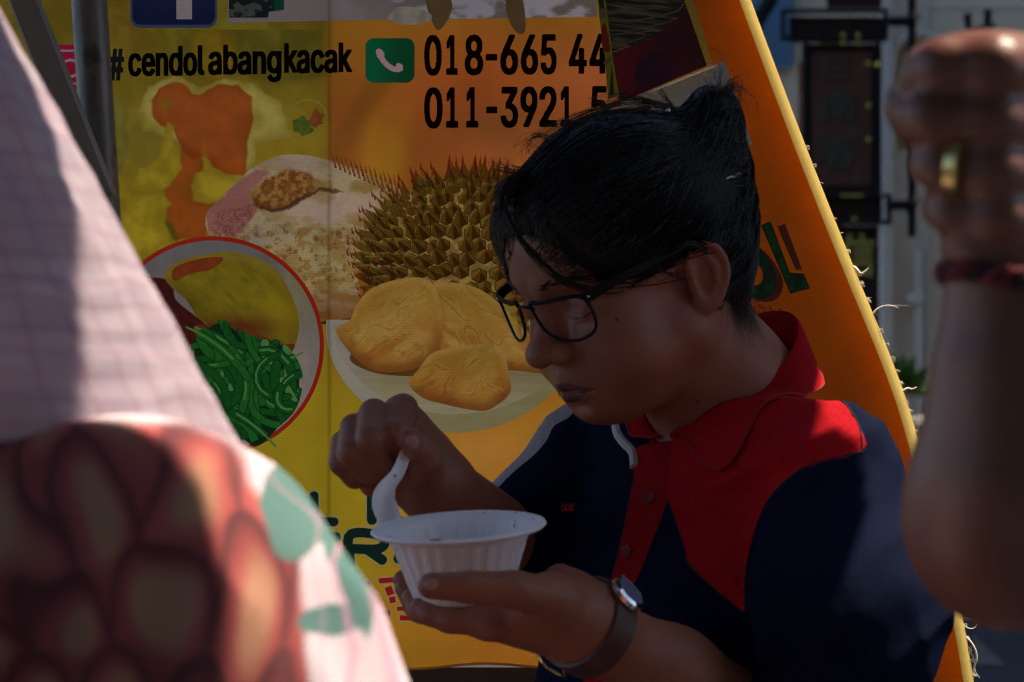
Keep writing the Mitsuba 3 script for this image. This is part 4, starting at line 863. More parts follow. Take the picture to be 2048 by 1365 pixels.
# ---------------------------------------------------------------- the woman eating
def skin(key, c, rough=0.48, spec=0.42):
    def f(p, n, uv):
        v = fbm(p.x * 55 + 3, p.y * 55, p.z * 55, 3); s = noise(p.x * 420, p.y * 420, p.z * 420); w = fbm(p.x * 14, p.y * 14 + 4, p.z * 14, 2)
        return mi.Color3f(c) * (0.82 + 0.24 * v + 0.10 * s) * mix((1, 1, 1), (1.10, 0.92, 0.90), w)
    bump = proc(lambda p, n, uv: noise(p.x * 900, p.y * 900, p.z * 900) + 0.6 * noise(p.x * 2100, p.y * 2100, p.z * 2100), 2e-4)
    return mat(key, rough=rough, spec=spec, tex=proc(f), bump=bump, bump_scale=0.00022)
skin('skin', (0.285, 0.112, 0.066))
mat('nail', (0.40, 0.20, 0.17), 0.3, 0.5)
mat('lip', rough=0.45, tex=proc(lambda p, n, uv: mi.Color3f(0.16, 0.062, 0.056) * (0.8 + 0.4 * fb3(p, 120.0))))
mat('hair', (0.0045, 0.0044, 0.0055), 0.5, 0.3)
mat('hair_strand', (0.005, 0.0045, 0.005), 0.5, 0.3)
mat('hair_fine', (0.020, 0.012, 0.009), 0.4, 0.5)

HC = P(1262, 567, 2.0)                        # middle of the head, between the ear canals
def head_axes(psi, th, roll=0):
    psi, th = math.radians(psi), math.radians(th)
    f = np.array([-math.cos(th) * math.cos(psi), -math.cos(th) * math.sin(psi), -math.sin(th)])
    l = np.cross([0, 0, 1], f); l /= np.linalg.norm(l)
    u = np.cross(f, l)
    return np.stack([f, l, u], 1)
HR = head_axes(35, 25)
def H(x, y, z): return HC + HR @ np.array([x, y, z], float)
def Hs(pts): return HC + np.asarray(pts, float) @ HR.T
def mir(q):
    q = q.copy(); q[:, 1] = np.abs(q[:, 1]); return q
EAR = np.array([-0.016, 0.078, -0.004])
a_e = math.radians(-8)
ER = np.array([[math.cos(a_e), 0, math.sin(a_e)], [0, 1, 0], [-math.sin(a_e), 0, math.cos(a_e)]])
fl = math.radians(24)                         # the ear stands off the head
EF = np.array([[math.cos(fl), -math.sin(fl), 0], [math.sin(fl), math.cos(fl), 0], [0, 0, 1]])
EM = ER @ EF.T
HELIX = curve([(0.013, 0.002, 0.004), (0.015, 0.003, 0.016), (0.009, 0.003, 0.0265), (-0.003, 0.003, 0.031), (-0.014, 0.003, 0.0255), (-0.0195, 0.003, 0.012), (-0.018, 0.003, -0.003), (-0.011, 0.002, -0.015), (-0.003, 0.001, -0.024)], 22)
def head_sdf(P3):
    q = (P3 - HC) @ HR; s = mir(q)
    d = ell(q, (-0.006, 0, 0.043), (0.096, 0.075, 0.084))
    d = smin(d, ell(q, (0.046, 0, 0.045), (0.048, 0.058, 0.054)), 0.02)
    d = smin(d, ell(q, (0.040, 0, -0.028), (0.046, 0.058, 0.058)), 0.02)
    d = smin(d, ell(s, (0.054, 0.038, -0.032), (0.031, 0.031, 0.036)), 0.024)
    d = smin(d, cap(s, (0.004, 0.050, -0.040), (0.060, 0.018, -0.070), 0.027, 0.020), 0.024)
    d = smin(d, ell(q, (0.072, 0, -0.076), (0.017, 0.020, 0.014)), 0.014)
    d = smin(d, ell(q, (0.070, 0, -0.048), (0.030, 0.030, 0.027)), 0.016)
    d = smin(d, ell(q, (0.030, 0, -0.074), (0.045, 0.036, 0.022)), 0.025)          # under the chin
    # brow, eye sockets, lids
    d = smin(d, cap(s, (0.087, 0.012, 0.037), (0.070, 0.046, 0.037), 0.0055, 0.005), 0.016)
    d = smax(d, -ell(s, (0.098, 0.034, 0.016), (0.018, 0.018, 0.013)), 0.014)
    d = smin(d, ell(s, (0.0715, 0.032, 0.013), (0.0135, 0.0155, 0.0125)), 0.004)
    # nose
    d = smin(d, cap(q, (0.084, 0, 0.026), (0.102, 0, -0.008), 0.0075, 0.0100), 0.013)
    d = smin(d, ell(q, (0.1085, 0, -0.0145), (0.0125, 0.0135, 0.0115)), 0.008)
    d = smin(d, ell(s, (0.0975, 0.0145, -0.0185), (0.0115, 0.0085, 0.0090)), 0.006)
    d = smax(d, -ell(s, (0.1035, 0.0075, -0.0275), (0.0055, 0.0038, 0.0050)), 0.003)
    # fold from the nose wing to the mouth corner
    # lips
    d = smin(d, cap(s, (0.0985, 0.000, -0.0455), (0.085, 0.021, -0.0520), 0.0060, 0.0030), 0.006)
    d = smin(d, cap(s, (0.0955, 0.000, -0.0585), (0.084, 0.018, -0.0560), 0.0066, 0.0030), 0.006)
    d = smax(d, -cap(s, (0.1055, 0.000, -0.0520), (0.086, 0.026, -0.0540), 0.0016, 0.0014), 0.004)
    d = smax(d, -ell(q, (0.098, 0, -0.0695), (0.010, 0.016, 0.0045)), 0.010)
    # ears
    e = (s - EAR) @ EM / 0.89
    ear = ell(e, (0, 0, 0), (0.0185, 0.0055, 0.0300))
    ear = smin(ear, ell(e, (0.006, 0.000, -0.022), (0.0095, 0.0052, 0.0105)), 0.006)
    helix = [(0.013, 0.002, 0.004), (0.015, 0.003, 0.016), (0.009, 0.003, 0.0265), (-0.003, 0.003, 0.031), (-0.014, 0.003, 0.0255), (-0.0195, 0.003, 0.012), (-0.018, 0.003, -0.003), (-0.011, 0.002, -0.015), (-0.003, 0.001, -0.024)]
    ear = smax(ear, -ell(e, (0.001, 0.0070, 0.004), (0.0140, 0.0075, 0.0225)), 0.003)
    ear = smin(ear, chain(e, HELIX, [0.0036] * len(HELIX), 0.0015), 0.003)
    ear = smin(ear, chain(e, [(-0.004, 0.0015, 0.020), (-0.0095, 0.0020, 0.009), (-0.008, 0.002, -0.006), (-0.001, 0.002, -0.013)], [0.0026, 0.0034, 0.0034, 0.003], 0.002), 0.004)
    ear = smax(ear, -ell(e, (0.003, 0.006, -0.003), (0.0090, 0.0075, 0.0105)), 0.003)
    ear = smin(ear, ell(e, (0.0125, 0.0020, -0.004), (0.0040, 0.0040, 0.0065)), 0.003)
    d = smin(d, ear * 0.89, 0.004)
    # neck
    d = smin(d, cap(P3, H(-0.030, 0, -0.045), NB, 0.056, 0.058), 0.026)
    d = smin(d, cap(P3, NB, NB + np.array([0.0, 0.0, -0.14]), 0.058, 0.068), 0.03)
    return d
NB = np.array([0.181, 2.05, 1.405])           # where the neck meets the shoulders
PHI = math.radians(38)
TF = np.array([-math.cos(PHI), -math.sin(PHI), 0]); TL = np.array([math.sin(PHI), -math.cos(PHI), 0])

tag('person', 'woman in a navy and red polo shirt and glasses eating from a white bowl', 'person')
lo, hi = HC - 0.17, HC + 0.17
hm = iso(head_sdf, np.minimum(lo, NB - [0.12, 0.12, 0.16]), np.maximum(hi, NB + [0.10, 0.10, 0.05]), 0.0016)

def creases(p, hand):
    # fine folds of skin over the finger joints
    out = np.zeros(len(p))
    for pts, r in hand.values():
        for i in (1, 2):
            t = pts[i + 1] - pts[i - 1]; t = t / np.linalg.norm(t)
            q = p - pts[i]; s = q @ t; rad_ = np.linalg.norm(q, axis=1)
            m = np.clip(1 - rad_ / (r[i] * 1.9), 0, 1)
            for o in (-.0026, 0, .0026): out += .0011 * m * np.exp(-((s - o) / .0009) ** 2)
    return out
# near arm and the hand that carries the bowl
BD = 1.80
EL = P(1600, 1520, 1.93); WR = P(1180, 1254, 1.79)
nh = dict(
    index=([P(985, 1222, 1.815), P(905, 1210, 1.845), P(836, 1196, 1.868), P(805, 1160, 1.873)], [.0115, .0105, .0092, .0075]),
    middle=([P(980, 1238, 1.80), P(900, 1228, 1.83), P(832, 1212, 1.850), P(808, 1176, 1.855)], [.0115, .0105, .0092, .0075]),
    ring=([P(975, 1246, 1.785), P(900, 1240, 1.805), P(840, 1222, 1.825), P(822, 1196, 1.832)], [.011, .010, .009, .0075]),
    little=([P(970, 1248, 1.765), P(905, 1242, 1.770), P(862, 1230, 1.778), P(838, 1214, 1.785)], [.010, .009, .0083, .007]),
    thumb=([P(1115, 1200, 1.752), P(1030, 1180, 1.725), P(940, 1175, 1.716), P(862, 1172, 1.716)], [.0165, .0135, .0115, .0095]))
def near_arm(p):
    d = cap(p, EL, P(1340, 1352, 1.84), .040, .035)
    d = smin(d, cap(p, P(1340, 1352, 1.84), WR, .035, .0262), .02)
    d = smin(d, cap(p, P(1180, 1262, 1.80), WR, .026, .0265), .02)
    d = smin(d, cap(p, WR, P(1060, 1222, 1.785), .0265, .0255), .02)
    d = smin(d, cap(p, P(1080, 1235, 1.80), P(985, 1226, 1.81), .022, .0165), .016)
    d = smin(d, cap(p, P(1075, 1238, 1.775), P(975, 1240, 1.775), .021, .0150), .014)
    d = smin(d, cap(p, WR, P(1100, 1198, 1.755), .022, .019), .018)
    d = smin(d, cap(p, P(1150, 1172, 1.80), P(1120, 1160, 1.80), .012, .012), .010)
    d = smin(d, ell(p, P(985, 1258, 1.765), (.012, .012, .009)), .006)
    for k, (pts, r) in nh.items():
        d = smin(d, chain(p, pts, r, .004), .006 if k != 'thumb' else .010)
    return d + creases(p, nh)
pts = np.vstack([v[0] for v in nh.values()] + [[EL], [WR]])
am1 = iso(near_arm, pts.min(0) - 0.05, pts.max(0) + 0.05, 0.0017)

# far arm and the hand that holds the spoon
FE = P(1040, 1120, 2.10); FW = P(868, 968, 1.955)
fh = dict(
    index=([P(806, 818, 1.935), P(790, 868, 1.905), P(785, 908, 1.915), P(800, 922, 1.93)], [.0125, .0115, .0098, .0085]),
    middle=([P(748, 828, 1.930), P(742, 880, 1.896), P(766, 926, 1.905), P(790, 936, 1.925)], [.0125, .0115, .0100, .0085]),
    ring=([P(708, 856, 1.930), P(704, 906, 1.900), P(738, 946, 1.908), P(764, 950, 1.925)], [.0115, .0108, .0095, .008]),
    little=([P(686, 886, 1.936), P(682, 926, 1.910), P(708, 956, 1.916), P(734, 958, 1.93)], [.0100, .0094, .0085, .0075]),
    thumb=([P(846, 960, 1.930), P(852, 922, 1.905), P(838, 898, 1.895), P(820, 880, 1.892)], [.0165, .0130, .0112, .0098]))
def far_arm(p):
    d = cap(p, FE, FW, .040, .0285)
    d = smin(d, cap(p, FW, P(800, 880, 1.955), .0275, .026), .02)
    d = smin(d, cap(p, P(830, 900, 1.95), P(800, 822, 1.945), .024, .013), .014)
    d = smin(d, cap(p, P(790, 920, 1.955), P(716, 866, 1.945), .024, .013), .014)
    d = smin(d, cap(p, P(800, 950, 1.950), P(750, 962, 1.945), .020, .014), .012)
    for k, (pts, r) in fh.items():
        d = smin(d, chain(p, pts, r, .003), .0035 if k != 'thumb' else .008)
    return d + creases(p, fh)
pts = np.vstack([v[0] for v in fh.values()] + [[FE], [FW]])
am2 = iso(far_arm, pts.min(0) - 0.05, pts.max(0) + 0.05, 0.0017)

# upper arms and trunk under the shirt keep it one body
SN = np.array([0.2566, 1.92, 1.3433]); SF = np.array([0.079, 2.17, 1.350])
EN = P(1655, 1500, 1.86)
CH = NB + TF * 0.02 + np.array([0, 0, -0.17])
def trunk(p):
    d = ell(p, CH - [0, 0, 0.03], (0.14, 0.092, 0.15), np.stack([TL, TF, [0, 0, 1]], 1))
    d = smin(d, cap(p, SN, SF, 0.043), 0.04)
    d = smin(d, cap(p, NB, NB - [0, 0, 0.10], 0.055, 0.068), 0.03)
    d = smin(d, cap(p, SN, EN, 0.046, 0.042), 0.02); d = smin(d, cap(p, EN, EL, 0.042, 0.042), 0.02)
    d = smin(d, cap(p, SF, FE, 0.045, 0.040), 0.02)
    d = smin(d, ell(p, CH + np.array([0, 0, -0.35]), (0.155, 0.115, 0.30), np.stack([TL, TF, [0, 0, 1]], 1)), 0.06)
    for s in (-1, 1): d = smin(d, cap(p, CH + TL * 0.085 * s - [0, 0, 0.5], CH + TL * 0.10 * s - [0, 0, 1.20], 0.085, 0.05), 0.04)
    return d
tm = iso(trunk, [-0.25, 1.7, 0.0], [0.55, 2.4, 1.5], 0.008)
add('body', cat([hm, am1, am2, tm]), 'skin', 'person', smooth=True)

def surf(sdf, x0, d, n=60, L=0.12):
    """First point of the surface from x0 along d."""
    d = np.asarray(d, float) / np.linalg.norm(d); t = 0.0
    for _ in range(n):
        v = sdf((x0 + d * t)[None])[0]
        t += v * 0.8
        if abs(v) < 1e-5: break
    return x0 + d * t
def patch(sdf, c, ax, ay, out, rx, ry, lift, n=10):
    """A small domed patch laid on a surface."""
    V, Fc = [], []
    for i in range(n + 1):
        for j in range(20):
            r = i / n; a = j / 20 * 2 * math.pi
            p0 = c + ax * rx * r * math.cos(a) + ay * ry * r * math.sin(a) + out * 0.02
            V.append(surf(sdf, p0, -out) + out * (lift * (1 - r ** 4) - 0.0002))
    for i in range(n):
        for j in range(20):
            k = (j + 1) % 20
            Fc += [[i * 20 + j, i * 20 + k, (i + 1) * 20 + k, (i + 1) * 20 + j]]
    return (np.array(V), np.array(Fc))
def unit(v): v = np.asarray(v, float); return v / np.linalg.norm(v)
# nails
ax = unit(nh['thumb'][0][3] - nh['thumb'][0][2]); out = unit(np.array([-0.15, -1, 0.25])); out = unit(out - ax * (out @ ax))
add('nail', patch(near_arm, nh['thumb'][0][3] - ax * 0.0005, ax, np.cross(out, ax), out, .0055, .0048, .0007), 'nail', 'person', smooth=True)
ax = unit(fh['thumb'][0][3] - fh['thumb'][0][2]); out = unit(np.array([-0.1, -1, 0.2])); out = unit(out - ax * (out @ ax))
add('nail', patch(far_arm, fh['thumb'][0][3], ax, np.cross(out, ax), out, .0060, .0050, .0007), 'nail', 'person', smooth=True)
# lips: thin skins over the modelled lips
def lip_mesh(zs, off):
    V, Fc = [], []
    ys = np.linspace(-0.021, 0.021, 25)
    for i, y in enumerate(ys):
        k = 1 - (abs(y) / 0.0215) ** 2
        for j, t in enumerate(np.linspace(0, 1, 7)):
            z = zs[0] * (1 - t) + zs[1] * t
            z = -0.0525 + (z + 0.0525) * (0.15 + 0.85 * k)
            p0 = H(0.14, y, z); V.append(surf(head_sdf, p0, HR @ np.array([-1, 0, 0.0])) + HR[:, 0] * off)
    for i in range(24):
        for j in range(6): Fc.append([i * 7 + j, (i + 1) * 7 + j, (i + 1) * 7 + j + 1, i * 7 + j + 1])
    return (np.array(V), np.array(Fc))
add('lip', lip_mesh((-0.0425, -0.0518), 0.00035), 'lip', 'person', smooth=True)
add('lip', lip_mesh((-0.0532, -0.0635), 0.00035), 'lip', 'person', smooth=True)
mat('mole', (0.03, 0.014, 0.010), 0.6)
for x, y in ((1396, 803), (1234, 640)):
    c = surf(head_sdf, P(x, y, 1.7), P(x, y, 1.8) - P(x, y, 1.7))
    add('mole', trimesh.creation.icosphere(2, .0015).apply_translation(c + np.array([0, .0008, 0])), 'mole', 'person', smooth=True)
# eyebrows and lowered lashes
for s in (1, -1):
    bs, br = [], []
    for i in range(80):
        t = RNG.random(); y = s * (0.013 + 0.036 * t); z = 0.037 + 0.005 * math.sin(t * 2.6) + RNG.normal() * 0.0016
        p0 = surf(head_sdf, H(0.15, y, z), -HR[:, 0]); p1 = p0 + HR @ np.array([0.001, s * 0.006, 0.0015 - 0.002 * t])
        p1 = surf(head_sdf, p1 + HR[:, 0] * 0.02, -HR[:, 0]) + HR[:, 0] * 0.0008
        bs.append([p0, (p0 + p1) / 2 + HR[:, 0] * .0006, p1]); br.append([.00035, .0003, .00012])
    add('eyebrow', strands(bs, np.array(br)), 'hair', 'person', smooth=False)
for s in (1, -1):
    lid = []
    for i in range(24):
        t = i / 23; y = s * (0.0195 + 0.027 * t); z = 0.0075 - 0.0022 * math.sin(t * 3.1) + 0.002 * t
        lid.append(surf(head_sdf, H(0.15, y, z), -HR[:, 0]))
    add('eyelash', tube(lid, np.interp(np.linspace(0, 1, 24), [0, .2, .8, 1], [.0002, .0007, .0008, .0002]), 6), 'hair', 'person')

# ---------------------------------------------------------------- hair
def hairline(q):
    x, y = q[:, 0], np.abs(q[:, 1])
    z = np.interp(x, [-0.11, -0.06, -0.030, -0.012, 0.010, 0.045, 0.068, 0.078, 0.087, 0.1], [-0.060, -0.062, -0.040, 0.016, 0.014, 0.021, 0.031, 0.049, 0.082, 0.102])
    return z
def hair_sdf(P3):
    q = (P3 - HC) @ HR
    d = ell(q, (-0.010, 0, 0.046), (0.106, 0.085, 0.096))
    d = smin(d, ell(q, (0.048, 0, 0.062), (0.050, 0.066, 0.056)), 0.02)
    d = smin(d, ell(q, (-0.062, 0, -0.012), (0.040, 0.058, 0.060)), 0.03)
    d = d + 0.003 * (meshkit.noise(q * np.array([9, 40, 40])) - 0.5)
    d = smax(d, head_sdf(P3) - np.clip(0.55 * (q[:, 2] - hairline(q)) + .0006, -0.004, 0.03), 0.004)
    d = smax(d, (hairline(q) - q[:, 2]) * 0.9, 0.004)
    e = (mir(q) - EAR) @ EM
    d = smax(d, -ell(e, (0.004, 0.004, -0.002), (0.024, 0.022, 0.034)), 0.006)
    # gathered bun and clip at the back of the crown
    for c, r, k in HBUN: d = smin(d, ell(P3, c, r) + 0.004 * (meshkit.noise(P3 * 60) - 0.5), k)
    return d
HBUN = [(P(1408, 308, 2.02), (.030, .045, .046), .02), (P(1424, 226, 2.02), (.023, .028, .024), .007), (P(1392, 256, 2.01), (.014, .026, .014), .008), (P(1440, 335, 2.03), (.021, .035, .046), .02), (P(1430, 470, 2.03), (.036, .05, .070), .02)]
hb = iso(hair_sdf, HC - np.array([0.16, 0.17, 0.15]), HC + np.array([0.16, 0.17, 0.21]), 0.0024)
add('hair', hb, 'hair', 'person', smooth=True)
def grad(sdf, p, h=1e-3):
    e = np.eye(3) * h
    g = np.stack([sdf(p + e[i]) - sdf(p - e[i]) for i in range(3)], 1)
    return g / (np.linalg.norm(g, axis=1, keepdims=True) + 1e-9)
# combed strands lying on the hair, from the hairline back to the bun
S, n = 1500, 14
u = RNG.uniform(-1, 1, S)
xs_ = np.interp(np.abs(u), [0, .22, .45, .7, 1], [0.088, 0.074, 0.040, 0.005, -0.035]); ys_ = np.sign(u) * np.interp(np.abs(u), [0, .22, .45, .7, 1], [0.0, 0.050, 0.070, 0.078, 0.07])
zs_ = hairline(np.stack([xs_, ys_, 0 * xs_], 1)) + RNG.uniform(0, 1, S) * 0.05 - np.where(np.abs(u) < 0.5, 0.007, -0.002)
start = Hs(np.stack([xs_, ys_, zs_], 1)); end = P(1425, 290, 2.02) + RNG.normal(size=(S, 3)) * [.018, .018, .02]
tt = np.linspace(0, 1, n)[None, :, None]
mid = HC + HR @ np.array([-0.01, 0, 0.05])
pth = start[:, None] * (1 - tt) + end[:, None] * tt
pth = mid + (pth - mid) * (1 + 0.5 * np.sin(np.pi * tt))
pf = pth.reshape(-1, 3)
def scalp(p): return np.minimum(hair_sdf(p), head_sdf(p) - .0004)
for _ in range(4):
    pf = pf - grad(scalp, pf) * scalp(pf)[:, None] * 0.9
pf = pf + grad(scalp, pf) * np.repeat(RNG.uniform(-0.0006, 0.0011, S), n)[:, None]
rad = np.repeat(RNG.uniform(.00022, .0005, S)[:, None], n, 1); rad[:, -1] *= .3
add('combed_strands', strands(pf.reshape(S, n, 3), rad), 'hair_strand', 'person__hair', smooth=False)
# flyaways and loose locks, given by a few guide points on the survey
fly, fr_ = [], []
def wisp(guide, count, spread, r, curl=0.0, tail=1.0):
    g = curve([P(*a) for a in guide], 18)
    for _ in range(int(count * 1.4)):
        off = RNG.normal(size=3) * spread
        ph, am = RNG.uniform(0, 6), curl * RNG.uniform(0.3, 1.2)
        t = np.linspace(0, 1, 18)[:, None]
        wv = np.concatenate([np.sin(t * 9 + ph), np.cos(t * 8 + ph), np.sin(t * 7 + ph + 1)], 1) * am * t
        L = RNG.uniform(0.6, 1.0)
        gg = np.stack([np.interp(np.linspace(0, L, 18), np.linspace(0, 1, 18), g[:, i]) for i in range(3)], 1)
        fly.append(gg + off * (0.15 + 0.85 * t ** tail) + wv); fr_.append(np.linspace(r * 1.25, r * 0.5, 18))
wisp([(1240, 205, 1.98), (1160, 235, 1.97), (1100, 270, 1.96), (1050, 315, 1.95)], 34, .006, .00022, .002)
wisp([(1300, 215, 1.98), (1200, 240, 1.97), (1110, 285, 1.96), (1075, 330, 1.95)], 30, .006, .00022, .002)
wisp([(1130, 300, 1.96), (1080, 270, 1.95), (1055, 290, 1.95), (1070, 330, 1.95)], 18, .004, .00020, .003)
wisp([(1100, 330, 1.95), (1040, 345, 1.94), (1008, 340, 1.93), (990, 322, 1.93)], 34, .004, .00024, .002)
wisp([(1080, 345, 1.95), (1020, 360, 1.94), (1000, 400, 1.93), (1010, 440, 1.93)], 60, .005, .00030, .002)
wisp([(1060, 360, 1.95), (1008, 400, 1.93), (998, 460, 1.92), (1012, 510, 1.92)], 24, .004, .00024, .003)
wisp([(1050, 370, 1.94), (1010, 400, 1.92), (1030, 460, 1.905), (1068, 510, 1.90), (1120, 555, 1.89), (1180, 580, 1.885), (1240, 578, 1.88), (1300, 560, 1.885)], 36, .0022, .00032, .0012)
wisp([(1200, 300, 1.93), (1090, 420, 1.91), (1080, 480, 1.90), (1130, 545, 1.89), (1220, 560, 1.882)], 10, .005, .0003, .002)
wisp([(1300, 520, 1.895), (1320, 540, 1.885), (1345, 550, 1.882), (1368, 552, 1.885), (1380, 570, 1.88)], 14, .003, .00025, .002)
wisp([(1430, 200, 2.0), (1440, 160, 2.0), (1434, 140, 2.0), (1416, 130, 2.0)], 20, .009, .00018, .004)
wisp([(1440, 200, 2.0), (1465, 170, 2.0), (1478, 190, 2.0), (1484, 240, 2.0)], 40, .007, .00018, .004)
wisp([(1360, 235, 2.0), (1335, 200, 2.0), (1322, 182, 2.0), (1336, 176, 2.0)], 12, .003, .0002, .002)
wisp([(1380, 230, 2.0), (1300, 205, 1.99), (1230, 200, 1.99), (1180, 215, 1.98)], 40, .005, .0002, .002)
wisp([(1470, 420, 2.02), (1492, 520, 2.02), (1490, 600, 2.02), (1485, 650, 2.02)], 40, .004, .0002, .003)
wisp([(1450, 560, 2.02), (1480, 600, 2.02), (1492, 650, 2.01), (1500, 700, 2.01)], 24, .004, .0002, .003)
wisp([(1440, 540, 2.0), (1462, 590, 2.0), (1478, 630, 2.0), (1484, 668, 2.0)], 110, .011, .00022, .002)
wisp([(1460, 280, 2.02), (1490, 330, 2.02), (1497, 420, 2.02), (1495, 520, 2.02)], 50, .003, .0002, .002)
fa = np.array(fly); fs_ = fa.reshape(-1, 3)
for _ in range(2):
    s_ = head_sdf(fs_); fs_ = fs_ + grad(head_sdf, fs_) * np.maximum(0.0016 - s_, 0)[:, None]
fly = fs_.reshape(fa.shape)
add('loose_strands', strands(fly, np.array(fr_)), 'hair_fine', 'person__hair', smooth=False)
# clip
mat('clip_black', (0.012, 0.012, 0.014), 0.22, 0.6); mat('chrome', (0.72, 0.72, 0.74), 0.12, metal=1.0)
clipm = tube(curve([P(1402, 352, 1.985), P(1450, 358, 1.975), P(1484, 346, 1.99), P(1492, 330, 2.01)], 14), .0022, 8)
add('hair_clip', cat([clipm, tube(curve([P(1420, 374, 1.985), P(1470, 372, 1.98), P(1488, 372, 1.99)], 10), .0012, 6), box(P(1486, 342, 1.99), [.010, .006, .006], .001)]), 'clip_black', 'person')
add('clip_stud', tube([P(1452, 357, 1.972), P(1464, 352, 1.973)], .0016, 8), 'chrome', 'person__hair_clip'); add('clip_stud', trimesh.creation.icosphere(2, .0022).apply_translation(P(1336, 222, 1.985)), 'chrome', 'person__hair_clip')

# ---------------------------------------------------------------- glasses
mat('frame_black', (0.006, 0.007, 0.010), 0.5, 0.15)
scene['lens_glass'] = {'type': 'thindielectric', 'int_ior': 1.5}
def lens_outline(s, n=40):
    # rounded rectangle, lower outer corner drawn out; x bends back with the face
    pts = [(0.009, 0.017), (0.020, 0.0175), (0.040, 0.018), (0.056, 0.016), (0.0605, 0.004), (0.0585, -0.011), (0.050, -0.0175), (0.036, -0.0185), (0.021, -0.013), (0.012, -0.002)]
    c = curve([(a, b) for a, b in pts], n, closed=True)
    y, z = c[:, 0], c[:, 1]
    x = 0.1065 - 5.2 * y ** 2 - 0.06 * (z + 0.0) 
    return np.stack([x + 0.10 * z, s * y, z + 0.012], 1)
glasses_pts = {}
for s in (1, -1):
    o = Hs(lens_outline(s)); glasses_pts[s] = o
rims = [tube(np.vstack([glasses_pts[s], glasses_pts[s][:2]]), .0014, 8, cap=False) for s in (1, -1)]
tops = []
for s in (1, -1):
    o = lens_outline(s, 80); o = o[(o[:, 2] > 0.0255)]; o = o[np.argsort(o[:, 1] * s)]
    tops.append(tube(Hs(o), .0019, 8))
bridge = tube(Hs(curve([(0.1055, 0.0105, 0.0245), (0.1085, 0.004, 0.0275), (0.1085, -0.004, 0.0275), (0.1055, -0.0105, 0.0245)], 10)), .0014, 8)
fk = add('frame', cat(rims + tops + [bridge]), 'frame_black', 'person__glasses')
for s in (1, -1):
    o = glasses_pts[s]; c = o.mean(0)
    add('lens', (np.vstack([o, c[None]]), np.array([[i, (i + 1) % 40, 40] for i in range(40)])), 'lens_glass', 'person__glasses', smooth=True)
    hng = lens_outline(s)[np.argmax(lens_outline(s)[:, 1] * s + 0.6 * lens_outline(s)[:, 2])]
    pts_ = curve([hng, (hng[0] - 0.006, s * 0.0655, hng[2] + 0.002), (0.055, s * 0.073, 0.030), (0.010, s * 0.0800, 0.030), (-0.010, s * 0.083, 0.029), (-0.026, s * 0.082, 0.012)], 30)
    g3 = Hs(pts_); t_, N_, B_ = frames(g3)
    hgt = np.interp(np.linspace(0, 1, 30), [0, .1, .4, .7, 1], [.0046, .0048, .0036, .0024, .0020])
    upv = HR[:, 2]
    V = []
    for i in range(30):
        outv = np.cross(t_[i], upv); outv /= np.linalg.norm(outv); uu = np.cross(outv, t_[i])
        for a, b in ((1, 1), (1, -1), (-1, -1), (-1, 1)): V.append(g3[i] + outv * .0009 * a + uu * hgt[i] * b)
    fq = [[i * 4 + j, i * 4 + (j + 1) % 4, i * 4 + 4 + (j + 1) % 4, i * 4 + 4 + j] for i in range(29) for j in range(4)] + [[0, 1, 2, 3], [119, 118, 117, 116]]
    add('temple_arm', (np.array(V), np.array(fq)), 'frame_black', 'person__glasses')
    add('hinge_stud', trimesh.creation.icosphere(2, .0012).apply_translation(g3[3] + HR[:, 1] * s * .001), 'chrome', 'person__glasses', smooth=True)

# ---------------------------------------------------------------- polo shirt
RT = np.stack([TL, TF, [0, 0, 1]], 1)
def shirt_sdf(p):
    d = ell(p, CH + np.array([0, 0, -0.03]), (0.160, 0.112, 0.165), RT)
    d = smin(d, cap(p, SN - TL * 0.01, SF + TL * 0.02, 0.053, 0.050), 0.04)
    d = smin(d, cap(p, NB - [0, 0, 0.060], NB - [0, 0, 0.12], 0.054, 0.084), 0.02)
    d = smin(d, ell(p, CH + TF * 0.02 + np.array([0, 0, -0.28]), (0.172, 0.140, 0.30), RT), 0.07)
    slv = cap(p, P(1672, 985, 1.915), P(1702, 1230, 1.86), 0.057, 0.067)
    slv = smin(slv, cap(p, P(1702, 1230, 1.86), P(1650, 1430, 1.86), 0.067, 0.060), 0.03)
    d = smin(d, slv, 0.018)
    fs = cap(p, P(1192, 912, 2.16), P(1042, 1082, 2.09), 0.048, 0.050)
    d = smin(d, fs, 0.03)
    # folds
    a, b = p @ TL, p[:, 2]
    w1 = meshkit.noise(np.stack([(p[:, 0] * 0.86 + p[:, 2] * 0.5) * 38, (p[:, 0] * -0.5 + p[:, 2] * 0.86) * 7, p[:, 1] * 9], 1))
    w2 = meshkit.noise(np.stack([(p[:, 0] * 0.55 - p[:, 2] * 0.83) * 30, (p[:, 0] * 0.83 + p[:, 2] * 0.55) * 6, p[:, 1] * 9 + 7], 1))
    near = np.exp(-((p[:, 0] - 0.225) / .06) ** 2 - ((p[:, 2] - 1.365) / .05) ** 2)
    d = d + 0.013 * near * (np.abs(w2 - 0.5) * 2 - 0.5) + 0.0085 * (np.abs(w2 - 0.5) * 2 - 0.4) + 0.006 * (np.abs(w1 - 0.5) * 2 - 0.4)
    # opening for the neck, cut along the slanting line of the collar band
    e_ = p - np.array([NB[0], NB[1], 1.4145]); f_ = e_ @ TF
    rad_ = np.linalg.norm(e_[:, :2], axis=1)
    d = smax(d, -np.maximum(rad_ - .066, -(e_[:, 2] + .87 * f_ + .010) / 1.33), 0.006)
    d = smax(d, -cap(p, NB - [0, 0, 0.05], NB + np.array([0.0, 0.0, 0.2]) + TF * .03, 0.060, 0.075), 0.004)
    return d
sm = iso(shirt_sdf, [-0.22, 1.62, 0.72], [0.46, 2.40, 1.47], 0.0035)
sm = sm.slice_plane([0, 0, 0.78], [0, 0, 1])
